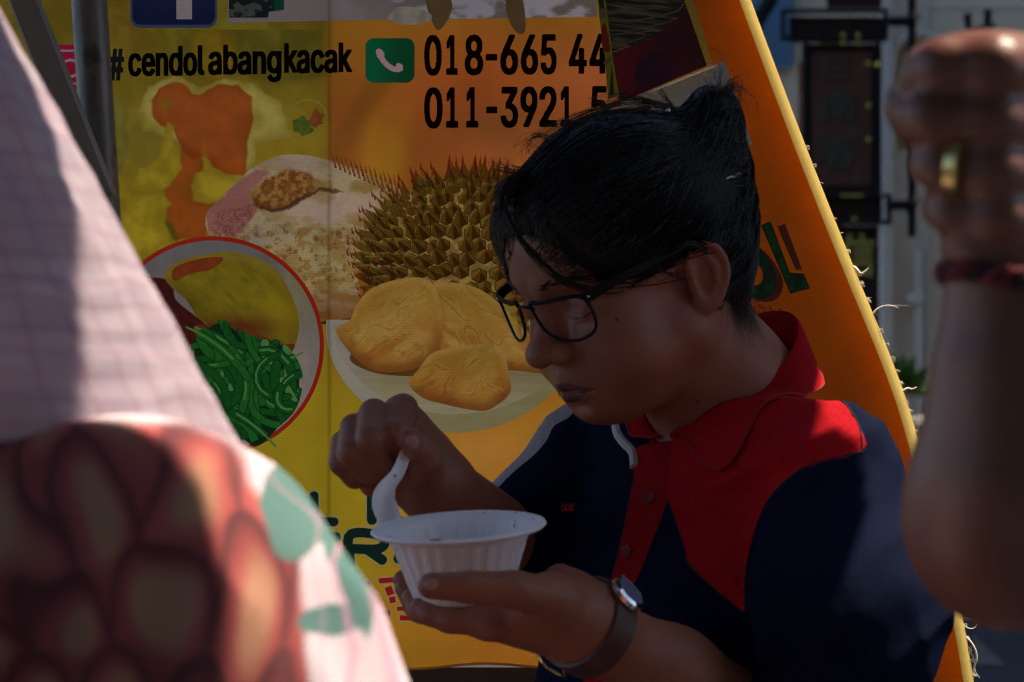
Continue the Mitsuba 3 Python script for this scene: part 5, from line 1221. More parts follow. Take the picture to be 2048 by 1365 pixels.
# sewn panels, drawn in the garment's own upright front view (metres across, metres up)
PANEL = dict(red=[], placket=[], stripe=[])
def gpt(px, py, d):
    q = surf(shirt_sdf, P(px, py, 1.7), P(px, py, 1.8) - P(px, py, 1.7))
    if abs(shirt_sdf(q[None])[0]) > 1e-3 or q[1] > 2.2: q = P(px, py, d)
    return (round(float(q[0]), 4), round(float(q[2]), 4))
def fine(a): return [tuple(q_) for q_ in curve(a, len(a) * 3, closed=True)]
PANEL['red'] = [gpt(*a) for a in fine([(1300, 880, 1.98), (1335, 1000, 1.90), (1365, 1090, 1.88), (1375, 1130, 1.87), (1430, 1180, 1.86), (1484, 1223, 1.85), (1489, 1228, 1.85), (1490, 1221, 1.85), (1493, 1130, 1.85), (1530, 1010, 1.85), (1600, 940, 1.85), (1725, 903, 1.865), (1718, 852, 1.875), (1685, 800, 1.90), (1648, 772, 1.93), (1600, 735, 1.97), (1560, 560, 2.0), (1400, 600, 2.0)])]
PANEL['placket'] = [gpt(*a) for a in [(1262, 900, 1.98), (1268, 960, 1.94), (1240, 1100, 1.90), (1205, 1225, 1.89), (1150, 1420, 1.88), (1190, 1420, 1.88), (1243, 1225, 1.88), (1292, 1115, 1.88), (1335, 1000, 1.90), (1330, 860, 1.98)]]
PANEL['stripe'] = [gpt(*a) for a in [(1145, 780, 2.13), (1060, 820, 2.13), (960, 930, 2.11), (900, 1030, 2.10), (952, 1026, 2.09), (980, 996, 2.09), (1003, 968, 2.10), (1032, 940, 2.10), (1066, 912, 2.11), (1094, 880, 2.12), (1108, 852, 2.13), (1145, 828, 2.14)]]
PANEL['stripe'] = [tuple(map(float, q_)) for q_ in curve(PANEL['stripe'], len(PANEL['stripe']) * 3, closed=True)]
def inside(x, z, poly):
    r = mi.Bool(False)
    for (x0, z0), (x1, z1) in zip(poly, poly[1:] + poly[:1]):
        if abs(z1 - z0) < 1e-9: continue
        c = ((z0 > z) != (z1 > z)) & (x < (x1 - x0) * (z - z0) / (z1 - z0) + x0)
        r = r ^ c
    return r
def shirt_tex(p, n, uv):
    front = p.y < 2.02 - 0.0 + (p.x - 0.18) * -0.25
    weave = 0.80 + 0.40 * noise(p.x * 560, p.y * 560, p.z * 560)
    fade = 0.85 + 0.3 * fbm(p.x * 12, p.y * 12, p.z * 12, 3)
    navy, red, grey = mi.Color3f(0.0055, 0.0092, 0.028), mi.Color3f(0.40, 0.010, 0.017), mi.Color3f(0.34, 0.31, 0.34)
    c = dr.select(inside(p.x, p.z, PANEL['red']) & front, red, navy)
    c = dr.select(inside(p.x, p.z, PANEL['placket']) & front, red * 0.8, c)
    c = dr.select(inside(p.x, p.z, PANEL['stripe']), grey, c)
    return c * weave * fade
weave_bump = proc(lambda p, n, uv: noise(p.x * 1500, p.y * 1500, p.z * 1500), 2e-4)
scene['polo_cloth'] = {'type': 'twosided', 'bsdf': {'type': 'bumpmap', 'arbitrary': weave_bump, 'scale': 0.00025, 'bsdf': {'type': 'principled', 'base_color': proc(shirt_tex), 'roughness': 0.85, 'specular': 0.03, 'sheen': 0.03, 'sheen_tint': 0.8}}}
scene['polo_red'] = {'type': 'twosided', 'bsdf': {'type': 'bumpmap', 'arbitrary': weave_bump, 'scale': 0.00025, 'bsdf': {'type': 'principled', 'base_color': proc(lambda p, n, uv: mi.Color3f(0.40, 0.010, 0.016) * (0.86 + 0.28 * noise(p.x * 1300, p.y * 1300, p.z * 1300)) * (0.85 + 0.3 * fb3(p, 12.0))), 'roughness': 0.85, 'specular': 0.03, 'sheen': 0.03, 'sheen_tint': 0.8}}}
mat('piping_white', (0.55, 0.52, 0.53), 0.8); mat('button_red', (0.20, 0.010, 0.014), 0.45, 0.3); mat('stitch_red', (0.5, 0.02, 0.03), 0.7)
add('polo_shirt', sm, 'polo_cloth', 'person', smooth=True)
# collar: a standing band that folds over into two leaves
CC = np.array([NB[0], NB[1], 1.4145])
def ringpt(th, R, dz=0.0):
    c, s = math.cos(th), math.sin(th)
    return CC + (c * TF + s * TL) * R + np.array([0, 0, -0.052 * c + dz])
EDGES = []
def leaf(th0, th1, n=44, flip=1):
    rows = []
    for i in range(n + 1):
        a = th0 + (th1 - th0) * i / n; A = abs(a)
        deg = math.degrees(A)
        Ro = np.interp(deg, [8, 20, 32, 47, 60, 75, 94, 130, 180], [.066, .076, .096, .126, .114, .103, .094, .083, .077])
        dz = np.interp(deg, [8, 20, 32, 47, 60, 75, 94, 130, 180], [-.008, -.018, -.030, -.043, -.030, -.020, -.012, -.032, -.036])
        if a < 0: Ro, dz = np.interp(deg, [8, 30, 60, 94, 130, 180], [.070, .082, .086, .086, .080, .077]), np.interp(deg, [8, 30, 60, 94, 180], [-.004, -.010, -.006, -.020, -.036])
        rows.append([ringpt(a, .0595, -.016), ringpt(a, .0605, .006), ringpt(a, .0625, .010), ringpt(a, .0655, .0075), ringpt(a, .5 * .0655 + .5 * Ro, .0075 * .5 + dz * .5 + .002), ringpt(a, Ro, dz)])
    V = np.array(rows)
    V = np.stack([np.stack([np.interp(np.linspace(0, 5, 21), np.arange(6), r[:, k]) for k in range(3)], 1) for r in V])
    m = V.shape[1]
    # the folded part lies on the shirt: never lower than the cloth below it
    top = V[:, 12:].reshape(-1, 3).copy(); top[:, 2] = 1.50
    live = np.ones(len(top), bool)
    for _ in range(70):
        s_ = shirt_sdf(top); live &= s_ > 2e-4; top[:, 2] -= np.where(live, s_ * 0.85, 0)
        if not live.any() or top[:, 2].min() < 1.1: break
    need = np.clip(top[:, 2] + .0045 - V[:, 12:].reshape(-1, 3)[:, 2], 0, .06).reshape(V[:, 12:].shape[:2])
    need = np.pad(need, ((0, 0), (12, 0)))
    for _ in range(5):
        e_ = np.pad(need, 1, mode='edge'); need = np.maximum(need, (e_[1:-1, 1:-1] * 2 + e_[:-2, 1:-1] + e_[2:, 1:-1] + e_[1:-1, :-2] + e_[1:-1, 2:]) / 6)
    need[:, :8] = 0
    V[:, :, 2] += need
    nrm = np.cross(np.gradient(V, axis=0), np.gradient(V, axis=1)); nrm /= np.linalg.norm(nrm, axis=2, keepdims=True) + 1e-9
    V2 = V + nrm * 0.0022
    out = []
    a = np.arange((n + 1) * m).reshape(n + 1, m)
    q = np.stack([a[:-1, :-1], a[1:, :-1], a[1:, 1:], a[:-1, 1:]], -1).reshape(-1, 4)
    k = (n + 1) * m
    rim = np.concatenate([a[0], a[1:, -1], a[-1, ::-1][1:], a[::-1, 0][1:]])
    rq = [[rim[i], rim[i + 1], rim[i + 1] + k, rim[i] + k] for i in range(len(rim) - 1)]
    tm_ = trimesh.Trimesh(np.vstack([V.reshape(-1, 3), V2.reshape(-1, 3)]), np.vstack([np.vstack([qq[:, [0, 1, 2]], qq[:, [0, 2, 3]]]) for qq in (q, q[:, ::-1] + k, np.array(rq))]), process=False)
    EDGES.append(V[:, -1].copy())
    tm_ = trimesh.remesh.subdivide_loop(*((tm_.vertices, tm_.faces)), iterations=1) if False else (tm_.vertices, tm_.faces)
    return tm_
add('collar', cat([trimesh.Trimesh(*leaf(math.radians(5), math.radians(180)), process=False), trimesh.Trimesh(*leaf(math.radians(-180), math.radians(-7)), process=False)]), 'polo_red', 'person__polo_shirt', smooth=40, label='turned down red collar')
mat('collar_rib', (0.26, 0.008, 0.012), 0.8)
for e_ in EDGES: add('collar_edge', tube(e_, .0013, 6), 'collar_rib', 'person__polo_shirt')
pip = [surf(shirt_sdf, P(x, y, 1.7), P(x, y, 1.8) - P(x, y, 1.7)) for x, y in ((1232, 848), (1236, 868), (1250, 888), (1266, 905), (1270, 935))]
add('piping', tube(curve(pip, 16), .0042, 8), 'piping_white', 'person__polo_shirt')
# buttons on the placket
for x, y in ((1297, 998), (1253, 1104)):
    c = surf(shirt_sdf, P(x, y, 1.7), P(x, y, 1.8) - P(x, y, 1.7)); nn = grad(shirt_sdf, c[None], 4e-3)[0]
    b = trimesh.creation.revolve([[0, 0], [.0054, 0], [.0060, .0008], [.0056, .0018], [.0040, .0014], [0, .0013]], sections=24)
    M4 = trimesh.geometry.align_vectors([0, 0, 1], nn); b.apply_transform(M4); b.apply_translation(c)
    add('button', b, 'button_red', 'person__polo_shirt')
# seams where the panels are sewn together
mat('seam_dark', (0.006, 0.008, 0.018), 0.8); mat('seam_red', (0.22, 0.008, 0.012), 0.8)
for m_, line in (('seam_dark', [(1337, 1004), (1366, 1090), (1378, 1130), (1430, 1180), (1490, 1228)]), ('seam_dark', [(1490, 1228), (1494, 1130), (1531, 1010), (1600, 941), (1665, 918), (1725, 904)]), ('seam_dark', [(1725, 904), (1718, 852), (1685, 800), (1652, 775)]), ('seam_red', [(1334, 1002), (1291, 1115), (1242, 1225)]), ('seam_red', [(1268, 962), (1239, 1100), (1205, 1225)])):
    add('seam', tube([surf(shirt_sdf, P(x, y, 1.7), P(x, y, 1.8) - P(x, y, 1.7)) for x, y in curve(line, 40)], .0008, 6), m_, 'person__polo_shirt')
# small red stitched mark on the chest
c = surf(shirt_sdf, P(1138, 1062, 1.7), P(1138, 1062, 1.8) - P(1138, 1062, 1.7))
mk = []
for path in ([(-14, 6), (-10, -8), (-4, 2), (-8, 6)], [(-4, 6), (0, -6), (4, 4)], [(2, 0), (8, -6), (10, 4), (6, 6)], [(10, 6), (16, -8)], [(-14, 10), (0, 8), (16, 9)]):
    mk.append(tube([surf(shirt_sdf, P(1138 + a, 1062 + b, 1.7), [0.02, 1, -0.02]) + np.array([0, -.0008, 0]) for a, b in path], .0009, 5))
add('embroidered_mark', cat(mk), 'stitch_red', 'person__polo_shirt', smooth=False)

# ---------------------------------------------------------------- wristwatch
mat('strap_leather', rough=0.45, tex=proc(lambda p, n, uv: mi.Color3f(0.085, 0.034, 0.028) * (0.6 + 0.8 * fb3(p, 160.0))))
mat('gold', (0.75, 0.58, 0.25), 0.2, metal=1.0); mat('dial', (0.10, 0.16, 0.25), 0.15, 0.6)
wa = unit(P(1340, 1352, 1.84) - WR)
wc = P(1177, 1256, 1.792)
wu = unit(np.array([0.25, -0.55, 0.8])); wu = unit(wu - wa * (wu @ wa)); wv = np.cross(wa, wu)
def band(r0, w, t, n=56):
    V = []
    for i in range(n):
        a = i / n * 2 * math.pi
        rr = surf(near_arm, wc + (math.cos(a) * wu + math.sin(a) * wv) * 0.07, -(math.cos(a) * wu + math.sin(a) * wv))
        r = np.linalg.norm(rr - wc); e = math.cos(a) * wu + math.sin(a) * wv
        for dr_, s in ((r0, -1), (r0 + t, -.92), (r0 + t, .92), (r0, 1)): V.append(wc + e * (r + dr_) + wa * w / 2 * s)
    q = [[i * 4 + j, i * 4 + (j + 1) % 4, ((i + 1) % n) * 4 + (j + 1) % 4, ((i + 1) % n) * 4 + j] for i in range(n) for j in range(4)]
    return (np.array(V), np.array(q))
add('strap', band(-.0004, .0225, .0028), 'strap_leather', 'person__wristwatch', smooth=50)
top_w = surf(near_arm, wc + wu * .07, -wu)
M4 = np.eye(4); M4[:3, :3] = np.stack([wa, np.cross(wu, wa), wu], 1); M4[:3, 3] = top_w + wu * .001
cs = trimesh.creation.revolve([[0, 0], [.0135, 0], [.0148, .002], [.0148, .0055], [.0125, .0072], [.0118, .0064], [0, .0064]], sections=40); cs.apply_transform(M4)
add('case', cs, 'chrome', 'person__wristwatch')
dl = trimesh.creation.cylinder(.0116, .0008, sections=36); dl.apply_translation([0, 0, .0070]); dl.apply_transform(M4)
add('dial', dl, 'dial', 'person__wristwatch')
lg = cat([box([s * .0135, t_ * .008, .003], [.005, .003, .004], .0008) for s in (0,) for t_ in (0,)] + [tube([[0.0, .0145, .0035], [0.0, .0185, .0035]], .002, 10)]); lg.apply_transform(M4)
add('crown', lg, 'chrome', 'person__wristwatch')
bot_w = surf(near_arm, wc - wu * .07, wu)
bk_ = tube(curve([bot_w - wu * .003 + wa * a + wv * b for a, b in ((-.014, -.012), (-.014, .010), (-.004, .014), (.010, .012), (.013, -.004), (.004, -.014))], 40, closed=True), .0013, 8)
add('buckle', bk_, 'gold', 'person__wristwatch')

# ---------------------------------------------------------------- bowl and spoon
def foam(key, c, r=0.5): return mat(key, rough=r, spec=0.45, tex=proc(lambda p, n, uv: mi.Color3f(c) * (0.93 + 0.12 * fb3(p, 40.0))))
foam('foam_white', (0.86, 0.84, 0.86)); mat('plastic_white', (0.84, 0.81, 0.82), 0.22, 0.5)
mat('syrup', (0.16, 0.06, 0.02), 0.25, 0.5); mat('milk', (0.50, 0.42, 0.30), 0.3, 0.5)
BC = P(917, 1053, BD)
tilt = rot([1, 0, 0], 5.5) @ rot([0, 1, 0], -3.2)
prof_o = [(0, -.0555), (.0335, -.0555), (.0365, -.0530), (.0400, -.0440), (.0445, -.0300), (.0490, -.0170), (.0520, -.0080), (.0545, -.0040), (.0600, -.0022), (.0640, -.0026), (.0658, -.0008), (.0650, .0008), (.0610, .0010), (.0560, -.0004)]
prof_i = [(.0530, -.0040), (.0500, -.0085), (.0470, -.0170), (.0425, -.0300), (.0380, -.0440), (.0345, -.0515), (0, -.0530)]
pf_ = np.array(prof_o + prof_i); nseg = 360
V = []
for i in range(nseg):
    a = i / nseg * 2 * math.pi
    ribn = 0.5 + 0.5 * math.tanh(4 * math.cos(a * 26))
    for k, (r, z) in enumerate(pf_):
        g = -0.0011 * ribn if (3 <= k <= 6) else (0.0007 * ribn if 15 <= k <= 18 else 0)
        V.append([(r + g) * math.cos(a), (r + g) * math.sin(a), z])
m = len(pf_)
q = np.array([[i * m + j, ((i + 1) % nseg) * m + j, ((i + 1) % nseg) * m + j + 1, i * m + j + 1] for i in range(nseg) for j in range(m - 1)])
tag('bowl', 'white ribbed foam bowl held up in her near hand', 'bowl')
add('shell', (np.array(V) @ tilt.T + BC, q), 'foam_white', 'bowl', smooth=45)
liq = trimesh.creation.cylinder(.0395, .001, sections=60); liq.apply_translation([0, 0, -.036])
liq = trimesh.Trimesh(np.array(liq.vertices) @ tilt.T + BC, liq.faces)
add('dessert', liq, 'milk', 'bowl', smooth=False)
def on_rim(a, r, z): return BC + tilt @ np.array([r * math.cos(a), r * math.sin(a), z])
sp_ = [trimesh.creation.icosphere(2, 1.0).apply_transform(np.diag([.0052, .0030, .0009, 1])).apply_translation(on_rim(math.radians(256), .0600, .0008))]
for i in range(12):
    a, r = RNG.uniform(0.2, 1.6), RNG.uniform(.0500, .0625)
    sp_.append(trimesh.creation.icosphere(1, RNG.uniform(.0003, .0008)).apply_translation(on_rim(a, r, np.interp(r, [.050, .056, .062], [-.0085, -.0002, .0012]))))
add('syrup_stains', cat(sp_), 'syrup', 'bowl', smooth=True, label='brown syrup drips on the rim')
labels['bowl__syrup_stains']['kind'] = 'stuff'
# spoon: flat handle that turns into a deep little scoop
tag('spoon', 'small white plastic spoon held between her far thumb and fingers', 'spoon')
sp_path = curve([P(826, 868, 1.905), P(812, 905, 1.893), P(796, 945, 1.880), P(776, 972, 1.868), P(768, 1000, 1.858), P(778, 1035, 1.848), P(800, 1062, 1.842)], 40)
wid = np.interp(np.linspace(0, 1, 40), [0, .2, .45, .58, .72, .88, 1], [.0042, .0046, .0056, .0082, .0098, .0088, .0025])
dep = np.interp(np.linspace(0, 1, 40), [0, .45, .62, .8, 1], [.0010, .0012, .0042, .0050, .0008])
t_, _, _ = frames(sp_path)
V = []; mm = 13
for lay in (0, 1):
    for i in range(40):
        sd = unit(np.cross(t_[i], [0.25, -1, 0.15])); nm = unit(np.cross(sd, t_[i]))
        if nm[1] > 0: nm = -nm
        for j in range(mm):
            x = -1 + 2 * j / (mm - 1)
            V.append(sp_path[i] + sd * wid[i] * x + nm * (dep[i] * (x * x - 1) + .0007 - lay * .0014))
a = np.arange(2 * 40 * mm).reshape(2, 40, mm)
q = [np.stack([a[0][:-1, :-1], a[0][1:, :-1], a[0][1:, 1:], a[0][:-1, 1:]], -1).reshape(-1, 4), np.stack([a[1][:-1, :-1], a[1][:-1, 1:], a[1][1:, 1:], a[1][1:, :-1]], -1).reshape(-1, 4)]
for e0, e1 in ((a[0][:, 0], a[1][:, 0]), (a[1][:, -1], a[0][:, -1]), (a[1][0], a[0][0]), (a[0][-1], a[1][-1])):
    q.append(np.stack([e0[:-1], e0[1:], e1[1:], e1[:-1]], -1))
add('blade', (np.array(V), np.vstack(q)), 'plastic_white', 'spoon', smooth=40)
add('syrup_drop', trimesh.creation.icosphere(2, .0009).apply_translation(P(790, 952, 1.877) + np.array([0, -.001, 0])), 'syrup', 'spoon', smooth=True)
# ---------------------------------------------------------------- the raised fist on the right
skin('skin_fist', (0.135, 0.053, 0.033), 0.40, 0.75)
tag('person_001', 'passer-by whose raised fist and bare forearm with bracelet fill the right foreground', 'person')
D = 1.12
fw = P(2030, 575, D); fel = P(2025, 1045, D + .02)
gh = [  # knuckle rows: fingers run from the right (back of the hand) to the left and curl away
    ([P(2120, 150, D - .012), P(1990, 134, D - .036), P(1888, 134, D - .028), P(1850, 150, D + .022)], [.0150, .0140, .0125, .0105]),
    ([P(2130, 245, D - .010), P(1985, 238, D - .032), P(1868, 232, D - .024), P(1840, 240, D + .018)], [.0150, .0142, .0128, .0105]),
    ([P(2130, 340, D - .008), P(1990, 340, D - .029), P(1886, 330, D - .020), P(1858, 330, D + .018)], [.0145, .0135, .0122, .0100]),
    ([P(2125, 430, D - .006), P(2000, 432, D - .026), P(1910, 420, D - .016), P(1880, 415, D + .016)], [.0135, .0122, .0112, .0095])]
gth = ([P(2000, 480, D + .035), P(1930, 340, D + .045), P(1860, 250, D + .030), P(1808, 212, D + .018)], [.018, .0155, .0130, .0100])
def fist_sdf(p):
    d = cap(p, fw, fel, .0285, .0415)
    d = smin(d, cap(p, P(2035, 760, D), P(2032, 940, D), .037, .0425), .02)
    d = smin(d, cap(p, fel, FSH, .046, .055), .03)
    d = smin(d, cap(p, fw, P(2045, 400, D + .015), .029, .034), .015)
    d = smin(d, ell(p, P(2040, 290, D + .022), (.034, .026, .045)), .02)
    d = smin(d, ell(p, P(1985, 490, D - .010), (.024, .020, .015)), .010)
    d = smin(d, ell(p, P(1975, 150, D + .008), (.042, .034, .021)), .012)
    for pts, r in gh: d = smin(d, chain(p, pts, r, .005), .0048)
    d = smin(d, chain(p, *gth, .005), .008)
    return d
FSH = np.array([0.52, 1.20, 1.36])
TC = np.array([0.62, 1.34, 1.05]); HD = np.array([0.60, 1.36, 1.66])
def torso_sdf(p):
    d = ell(p, TC + [0, 0, .10], (.17, .12, .26)); d = smin(d, cap(p, FSH, [0.80, 1.42, 1.36], .062), .05)
    d = smin(d, cap(p, [0.62, 1.34, 1.36], HD, .055, .05), .03)
    d = smin(d, ell(p, HD + [0, 0, .04], (.078, .095, .115)), .02)
    d = smin(d, ell(p, HD + [-.03, -.02, -.06], (.05, .05, .05)), .03)
    d = smin(d, cap(p, HD + [-.075, -.03, .0], HD + [-.085, -.035, -.02], .010, .013), .012)
    d = smin(d, cap(p, [0.80, 1.42, 1.36], [0.86, 1.44, 1.02], .05, .042), .03); d = smin(d, cap(p, [0.86, 1.44, 1.02], [0.80, 1.30, .86], .04, .03), .02)
    for s in (-1, 1): d = smin(d, cap(p, TC + [s * .09, 0, -.2], TC + [s * .1, 0, -1.0], .085, .055), .04)
    return d
fm = iso(fist_sdf, [0.15, 0.99, 1.24], [0.62, 1.30, 1.63], 0.0024)
tm2 = iso(torso_sdf, [0.3, 1.1, 0.0], [1.0, 1.62, 1.85], 0.009)
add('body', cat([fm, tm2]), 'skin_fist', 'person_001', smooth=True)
mat('tee_grey', (0.10, 0.11, 0.13), 0.85); mat('trouser', (0.03, 0.035, 0.05), 0.85)
def tee(p):
    d = torso_sdf(p) - .010
    d = smax(d, p[:, 2] - 1.40, .01); d = smax(d, .82 - p[:, 2], .005)
    return smax(smin(d, cap(p, FSH, FSH * .8 + fel * .2, .070, .072), .02), -(p[:, 0] - .46), .005)
add('t_shirt', iso(tee, [0.3, 1.1, .8], [1.0, 1.62, 1.45], .009), 'tee_grey', 'person_001', smooth=True)
add('trousers', iso(lambda p: smax(smax(torso_sdf(p) - .012, p[:, 2] - .86, .01), .05 - p[:, 2], .01), [0.3, 1.1, 0.0], [1.0, 1.62, .9], .010), 'trouser', 'person_001', smooth=True)
add('hair', iso(lambda p: smax(ell(p, HD + [.012, .01, .055], (.084, .100, .115)), np.minimum(HD[2] + .03 - p[:, 2], (HD[0] - .03) - p[:, 0]), .01), HD - .16, HD + .2, .007), 'hair', 'person_001', smooth=True)
# gold ring and braided bracelet
def loop(sdf, c, u, v, off, n=48):
    return [surf(sdf, c + (math.cos(a) * u + math.sin(a) * v) * .07, -(math.cos(a) * u + math.sin(a) * v)) + (math.cos(a) * u + math.sin(a) * v) * off for a in np.arange(n) / n * 2 * math.pi]
rc = P(1916, 334, D - .026); ra = unit(P(1990, 340, D - .034) - P(1886, 330, D - .024)); ru = np.cross(ra, [0, 1, 0]); ru = unit(ru); rv = np.cross(ra, ru)
rg = [rc + (math.cos(a) * ru + math.sin(a) * rv) * .0133 for a in np.arange(41) / 40 * 2 * math.pi]
add('ring', cat([tube([q + ra * s for q in rg], .0019, 8, cap=False) for s in (-.0016, 0, .0016)]), 'gold', 'person_001')
bc = P(2025, 568, D); bax = unit(fel - fw); bu = unit(np.cross(bax, [0, 1, 0])); bv = np.cross(bax, bu)
mat('cord_red', (0.11, 0.008, 0.02), 0.8); mat('cord_dark', (0.010, 0.010, 0.018), 0.7); mat('cord_pink', (0.16, 0.03, 0.05), 0.8)
lp = np.array(loop(fist_sdf, bc, bu, bv, .0015, 72)); tt_ = np.arange(72)
sag = bax[None] * (0.010 * np.sin(tt_ / 72 * 2 * np.pi + 2.4))[:, None]
for ph, mk_ in ((0, 'cord_red'), (2.1, 'cord_dark'), (4.2, 'cord_pink')):
    o = lp + sag + bax[None] * (.0035 * np.sin(tt_ * 0.9 + ph))[:, None] + (lp - bc) * (.05 * np.cos(tt_ * 0.9 + ph))[:, None]
    add('cord', tube(np.vstack([o, o[:1]]), .0021, 7), mk_, 'person_001__bracelet')

# ---------------------------------------------------------------- the woman in the floral dress and pink scarf, left foreground
tag('person_002', 'woman in a coral and teal floral dress with a pale pink checked headscarf', 'person')
FD = 1.02
fsh = P(270, 960, FD)                         # near shoulder
fpx = P(640, 1480, FD + .03)
fC = np.array([-0.33, 1.16, 1.10]); fH = np.array([-0.40, 1.24, 1.60])
def dress_sdf(p):
    d = ell(p, P(240, 1350, 1.13), (.112, .110, .118))
    d = smin(d, cap(p, P(408, 1490, 1.10), P(560, 2000, 1.10), .098, .075), .03)
    d = smin(d, cap(p, P(240, 1350, 1.10), P(-420, 1370, 1.14), .102, .110), .03)
    d = smin(d, cap(p, P(-420, 1440, 1.14), [-0.44, 1.30, 1.28], .09, .07), .05)
    d = smin(d, ell(p, fC, (.19, .15, .30)), .06)
    d = smin(d, cap(p, fC - [0, 0, .15], [-0.33, 1.16, .25], .18, .27), .08)
    w = meshkit.noise(p * np.array([26, 22, 9])); w2 = meshkit.noise(p * np.array([14, 14, 20]) + 5)
    return d + .014 * (np.abs(w - .5) - .25) + .010 * (w2 - .5)
dm = iso(dress_sdf, [-0.70, 0.84, .12], [0.06, 1.6, 1.48], 0.005)
def dress_tex(p, n, uv):
    # big petals: overlapping scales with a cream heart, coral flesh and a dark outline, on white with teal leaves
    # overlapping scale-like petals: cream heart, coral flesh, dark outline
    X, Z = (p.x + 0.30) * 29.0, (p.z - 1.1) * 20.0
    X, Z = X + 1.5 * (fbm(X * 0.6, Z * 0.6, 3, 2) - .5) + 0.3 * Z, Z + 1.6 * (fbm(X * 0.6, Z * 0.6, 9, 2) - .5)
    coral, cream, dark, teal, white = mi.Color3f(0.32, 0.072, 0.072), mi.Color3f(0.36, 0.19, 0.125), mi.Color3f(0.030, 0.020, 0.030), mi.Color3f(0.085, 0.185, 0.18), mi.Color3f(0.56, 0.49, 0.56)
    c, done = mi.Color3f(coral * 0.5), mi.Float(0)
    for k in (0, 1, 2):                     # nearest row first
        row = dr.floor(Z) - 1 + k
        u = X + 0.5 * (row - 2 * dr.floor(row / 2)); col = dr.floor(u)
        r = cell_rand3(col, row)
        a, b = frac(u) - 0.5, Z - row
        e = dr.sqrt(dr.square(a / 0.56) + dr.square((b - 0.15) / 1.25))
        m = smoothstep(1.0, 0.96, e) * (1 - done)
        core = dr.sqrt(dr.square((a - .06 + .1 * (r - .5)) / 0.30) + dr.square((b - 0.62) / 0.46))
        petal = mix3(coral * (0.75 + 0.5 * r), cream, smoothstep(1.15, 0.45, core))
        petal = mix3(petal, dark, 0.7 * smoothstep(0.68, 0.95, e))
        petal = mix3(petal, coral * 0.55, 0.6 * smoothstep(0.45, 0.0, b))
        c = mix3(c, petal, m); done = dr.maximum(done, m)
    xs_, zs_ = (p.x + 0.184) / 0.118, dr.maximum(p.z - 1.296, 0) / 0.120
    edge_ = (dr.sqrt(dr.square(dr.maximum(xs_, 0)) + dr.square(zs_)) - 1.00 + 0.15 * smoothstep(0.3, 1.0, xs_) - 0.25 * dr.maximum(-xs_, 0)) * 0.11 + 0.02 * (fbm(p.x * 30, p.z * 30, 4.0, 2) - .5)
    c = mix3(c, white, smoothstep(-0.006, 0.001, edge_))
    for cx_, cz_, rx_, rz_ in TEAL:
        q_ = dr.sqrt(dr.square((p.x - cx_ + 0.3 * (p.z - cz_)) / rx_) + dr.square((p.z - cz_) / rz_)) + 1.3 * (fbm(p.x * 55, p.z * 55, 2.0, 2) - .5)
        c = mix3(c, teal, smoothstep(1.05, 0.92, q_))
    pink = mi.Color3f(0.52, 0.26, 0.40)
    s = dr.abs(frac(edge_ * 90.0) - 0.5)
    c = mix3(c, pink, smoothstep(0.22, 0.02, s) * smoothstep(0.004, 0.008, edge_) * 0.6)
    return c * (0.9 + 0.2 * fb3(p, 30.0))
TEAL = [(float(P(x, y, 1.05)[0]), float(P(x, y, 1.05)[2]), a, b) for x, y, a, b in ((585, 1010, .022, .015), (560, 1060, .010, .016), (705, 1170, .009, .030), (665, 1240, .013, .008))]
def mix3(a, b, t): return mi.Color3f(a) * (1 - t) + mi.Color3f(b) * t
def cell_rand3(a, b): return mikit.cell_rand(a, b, 5)
mat('floral_cloth', rough=0.85, spec=0.2, tex=proc(dress_tex))
add('dress', dm, 'floral_cloth', 'person_002', smooth=True, label='coral, cream and teal floral dress')
def body2(p):
    d = ell(p, fC, (.165, .125, .27)); d = smin(d, cap(p, P(200, 1430, 1.15), [-0.44, 1.30, 1.28], .05), .04); d = smin(d, cap(p, [-0.38, 1.22, 1.36], fH, .05, .05), .03)
    d = smin(d, ell(p, fH + [0, 0, .03], (.085, .075, .105)), .02); d = smin(d, ell(p, fH + [.06, -.02, -.05], (.04, .04, .04)), .03)
    d = smin(d, cap(p, fH + [.085, -.02, .0], fH + [.098, -.024, -.02], .010, .013), .012)
    return d
add('body', iso(body2, [-0.66, .9, .75], [-0.05, 1.5, 1.8], .008), 'skin_fist', 'person_002', smooth=True)
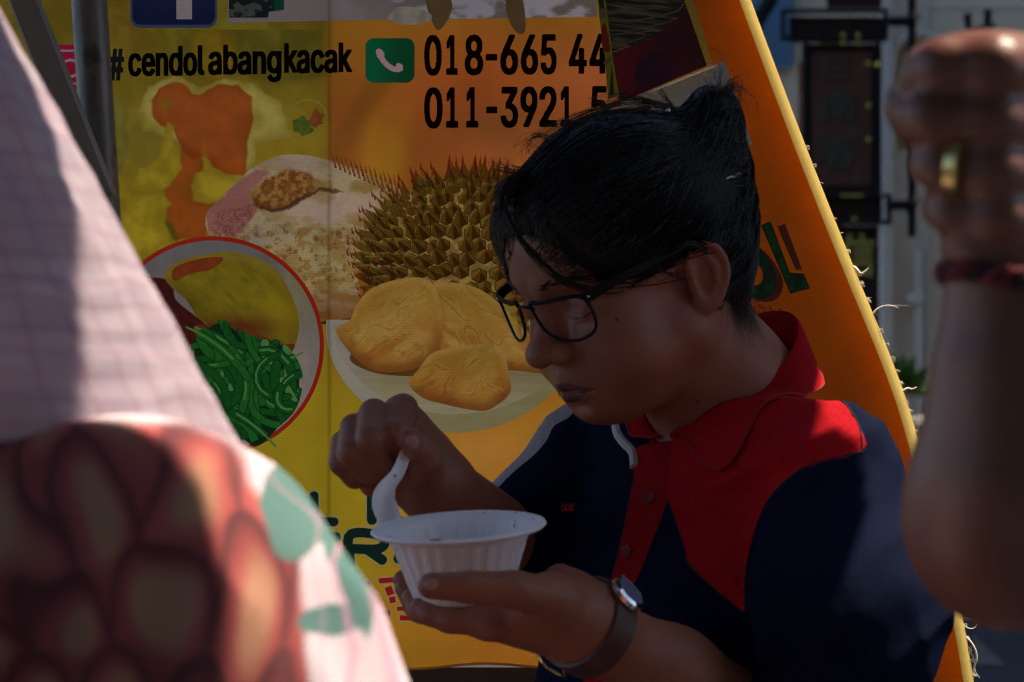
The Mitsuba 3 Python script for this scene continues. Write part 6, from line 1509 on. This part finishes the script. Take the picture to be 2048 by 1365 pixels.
# headscarf: a crinkled cone of thin checked cloth falling from the head to the shoulders
SCT = P(-60, -60, 1.30); SCB = P(525, 905, 1.22)
eu = unit(SCB - SCT)
rows, nr, nc_ = [], 110, 120
apex = fH + np.array([0, 0, .16])
for i in range(nr):
    t = i / (nr - 1)
    # right hand border of the cloth, straight from the crown to the shoulder
    z = apex[2] - t * (apex[2] - 1.345)
    bx = np.interp(z, [1.30, P(0, 905, 1.22)[2], P(0, 0, 1.26)[2], 1.76], [-0.08, P(500, 0, 1.22)[0], P(2, 0, 1.26)[0], -0.36])
    cx, cy = np.interp(t, [0, .25, 1], [-0.40, -0.40, -0.37]), np.interp(t, [0, .25, 1], [1.24, 1.24, 1.19])
    Rx = max(bx - cx, .015); Ry = np.interp(t, [0, .06, .25, .55, 1], [.02, .07, .10, .12, .13])
    row = []
    for j in range(nc_):
        a = -math.pi * 1.16 + j / (nc_ - 1) * math.pi * 1.45
        crk = meshkit.noise(np.array([[j * .16, t * 26 + j * .02, 1.0]]))[0] - .5
        pl = 0.0013 * math.sin(t * 150 + a * 5 + 3 * crk) * min(1, max(0, (t - .45) * 4)) + .022 * (meshkit.noise(np.array([[j * .30, t * 2.0, 4.0]]))[0] - .5) * min(1, t * 2)
        pl *= 1 - 0.85 * math.exp(-(a / .3) ** 2)
        row.append([cx + (Rx + pl) * math.cos(a), cy + (Ry + pl) * math.sin(a), z + .006 * crk - .03 * t * math.sin(a * 2) * 0.3])
    rows.append(row)
V = np.array(rows); a = np.arange(nr * nc_).reshape(nr, nc_)
q = np.stack([a[:-1, :-1], a[1:, :-1], a[1:, 1:], a[:-1, 1:]], -1).reshape(-1, 4)
uvs = np.stack(np.meshgrid(np.linspace(0, 1, nr), np.linspace(0, 1, nc_), indexing='ij'), -1).reshape(-1, 2)
def scarf_tex(p, n, uv):
    X, Y = uv.y * 40.0 + 0.8 * noise(uv.x * 6, uv.y * 9), uv.x * 34.0 + 0.9 * noise(uv.x * 7, uv.y * 12, 4)
    lx, ly = dr.abs(frac(X) - .5), dr.abs(frac(Y) - .5)
    c = mix((0.53, 0.465, 0.57), (0.68, 0.62, 0.72), noise(X, Y))
    c = mix3(c, (0.46, 0.29, 0.40), 0.55 * smoothstep(.10, .03, lx)); c = mix3(c, (0.46, 0.31, 0.42), 0.5 * smoothstep(.14, .05, ly))
    return mix3(c, (0.40, 0.19, 0.29), 0.7 * smoothstep(.80, .90, uv.y))
scene['scarf_cloth'] = {'type': 'principledthin', 'base_color': proc(scarf_tex), 'roughness': 0.8, 'diff_trans': 0.9, 'spec_trans': 0.0}
add('headscarf', (V.reshape(-1, 3), q), 'scarf_cloth', 'person_002', smooth=True, uv=uvs, label='thin pale pink checked headscarf')
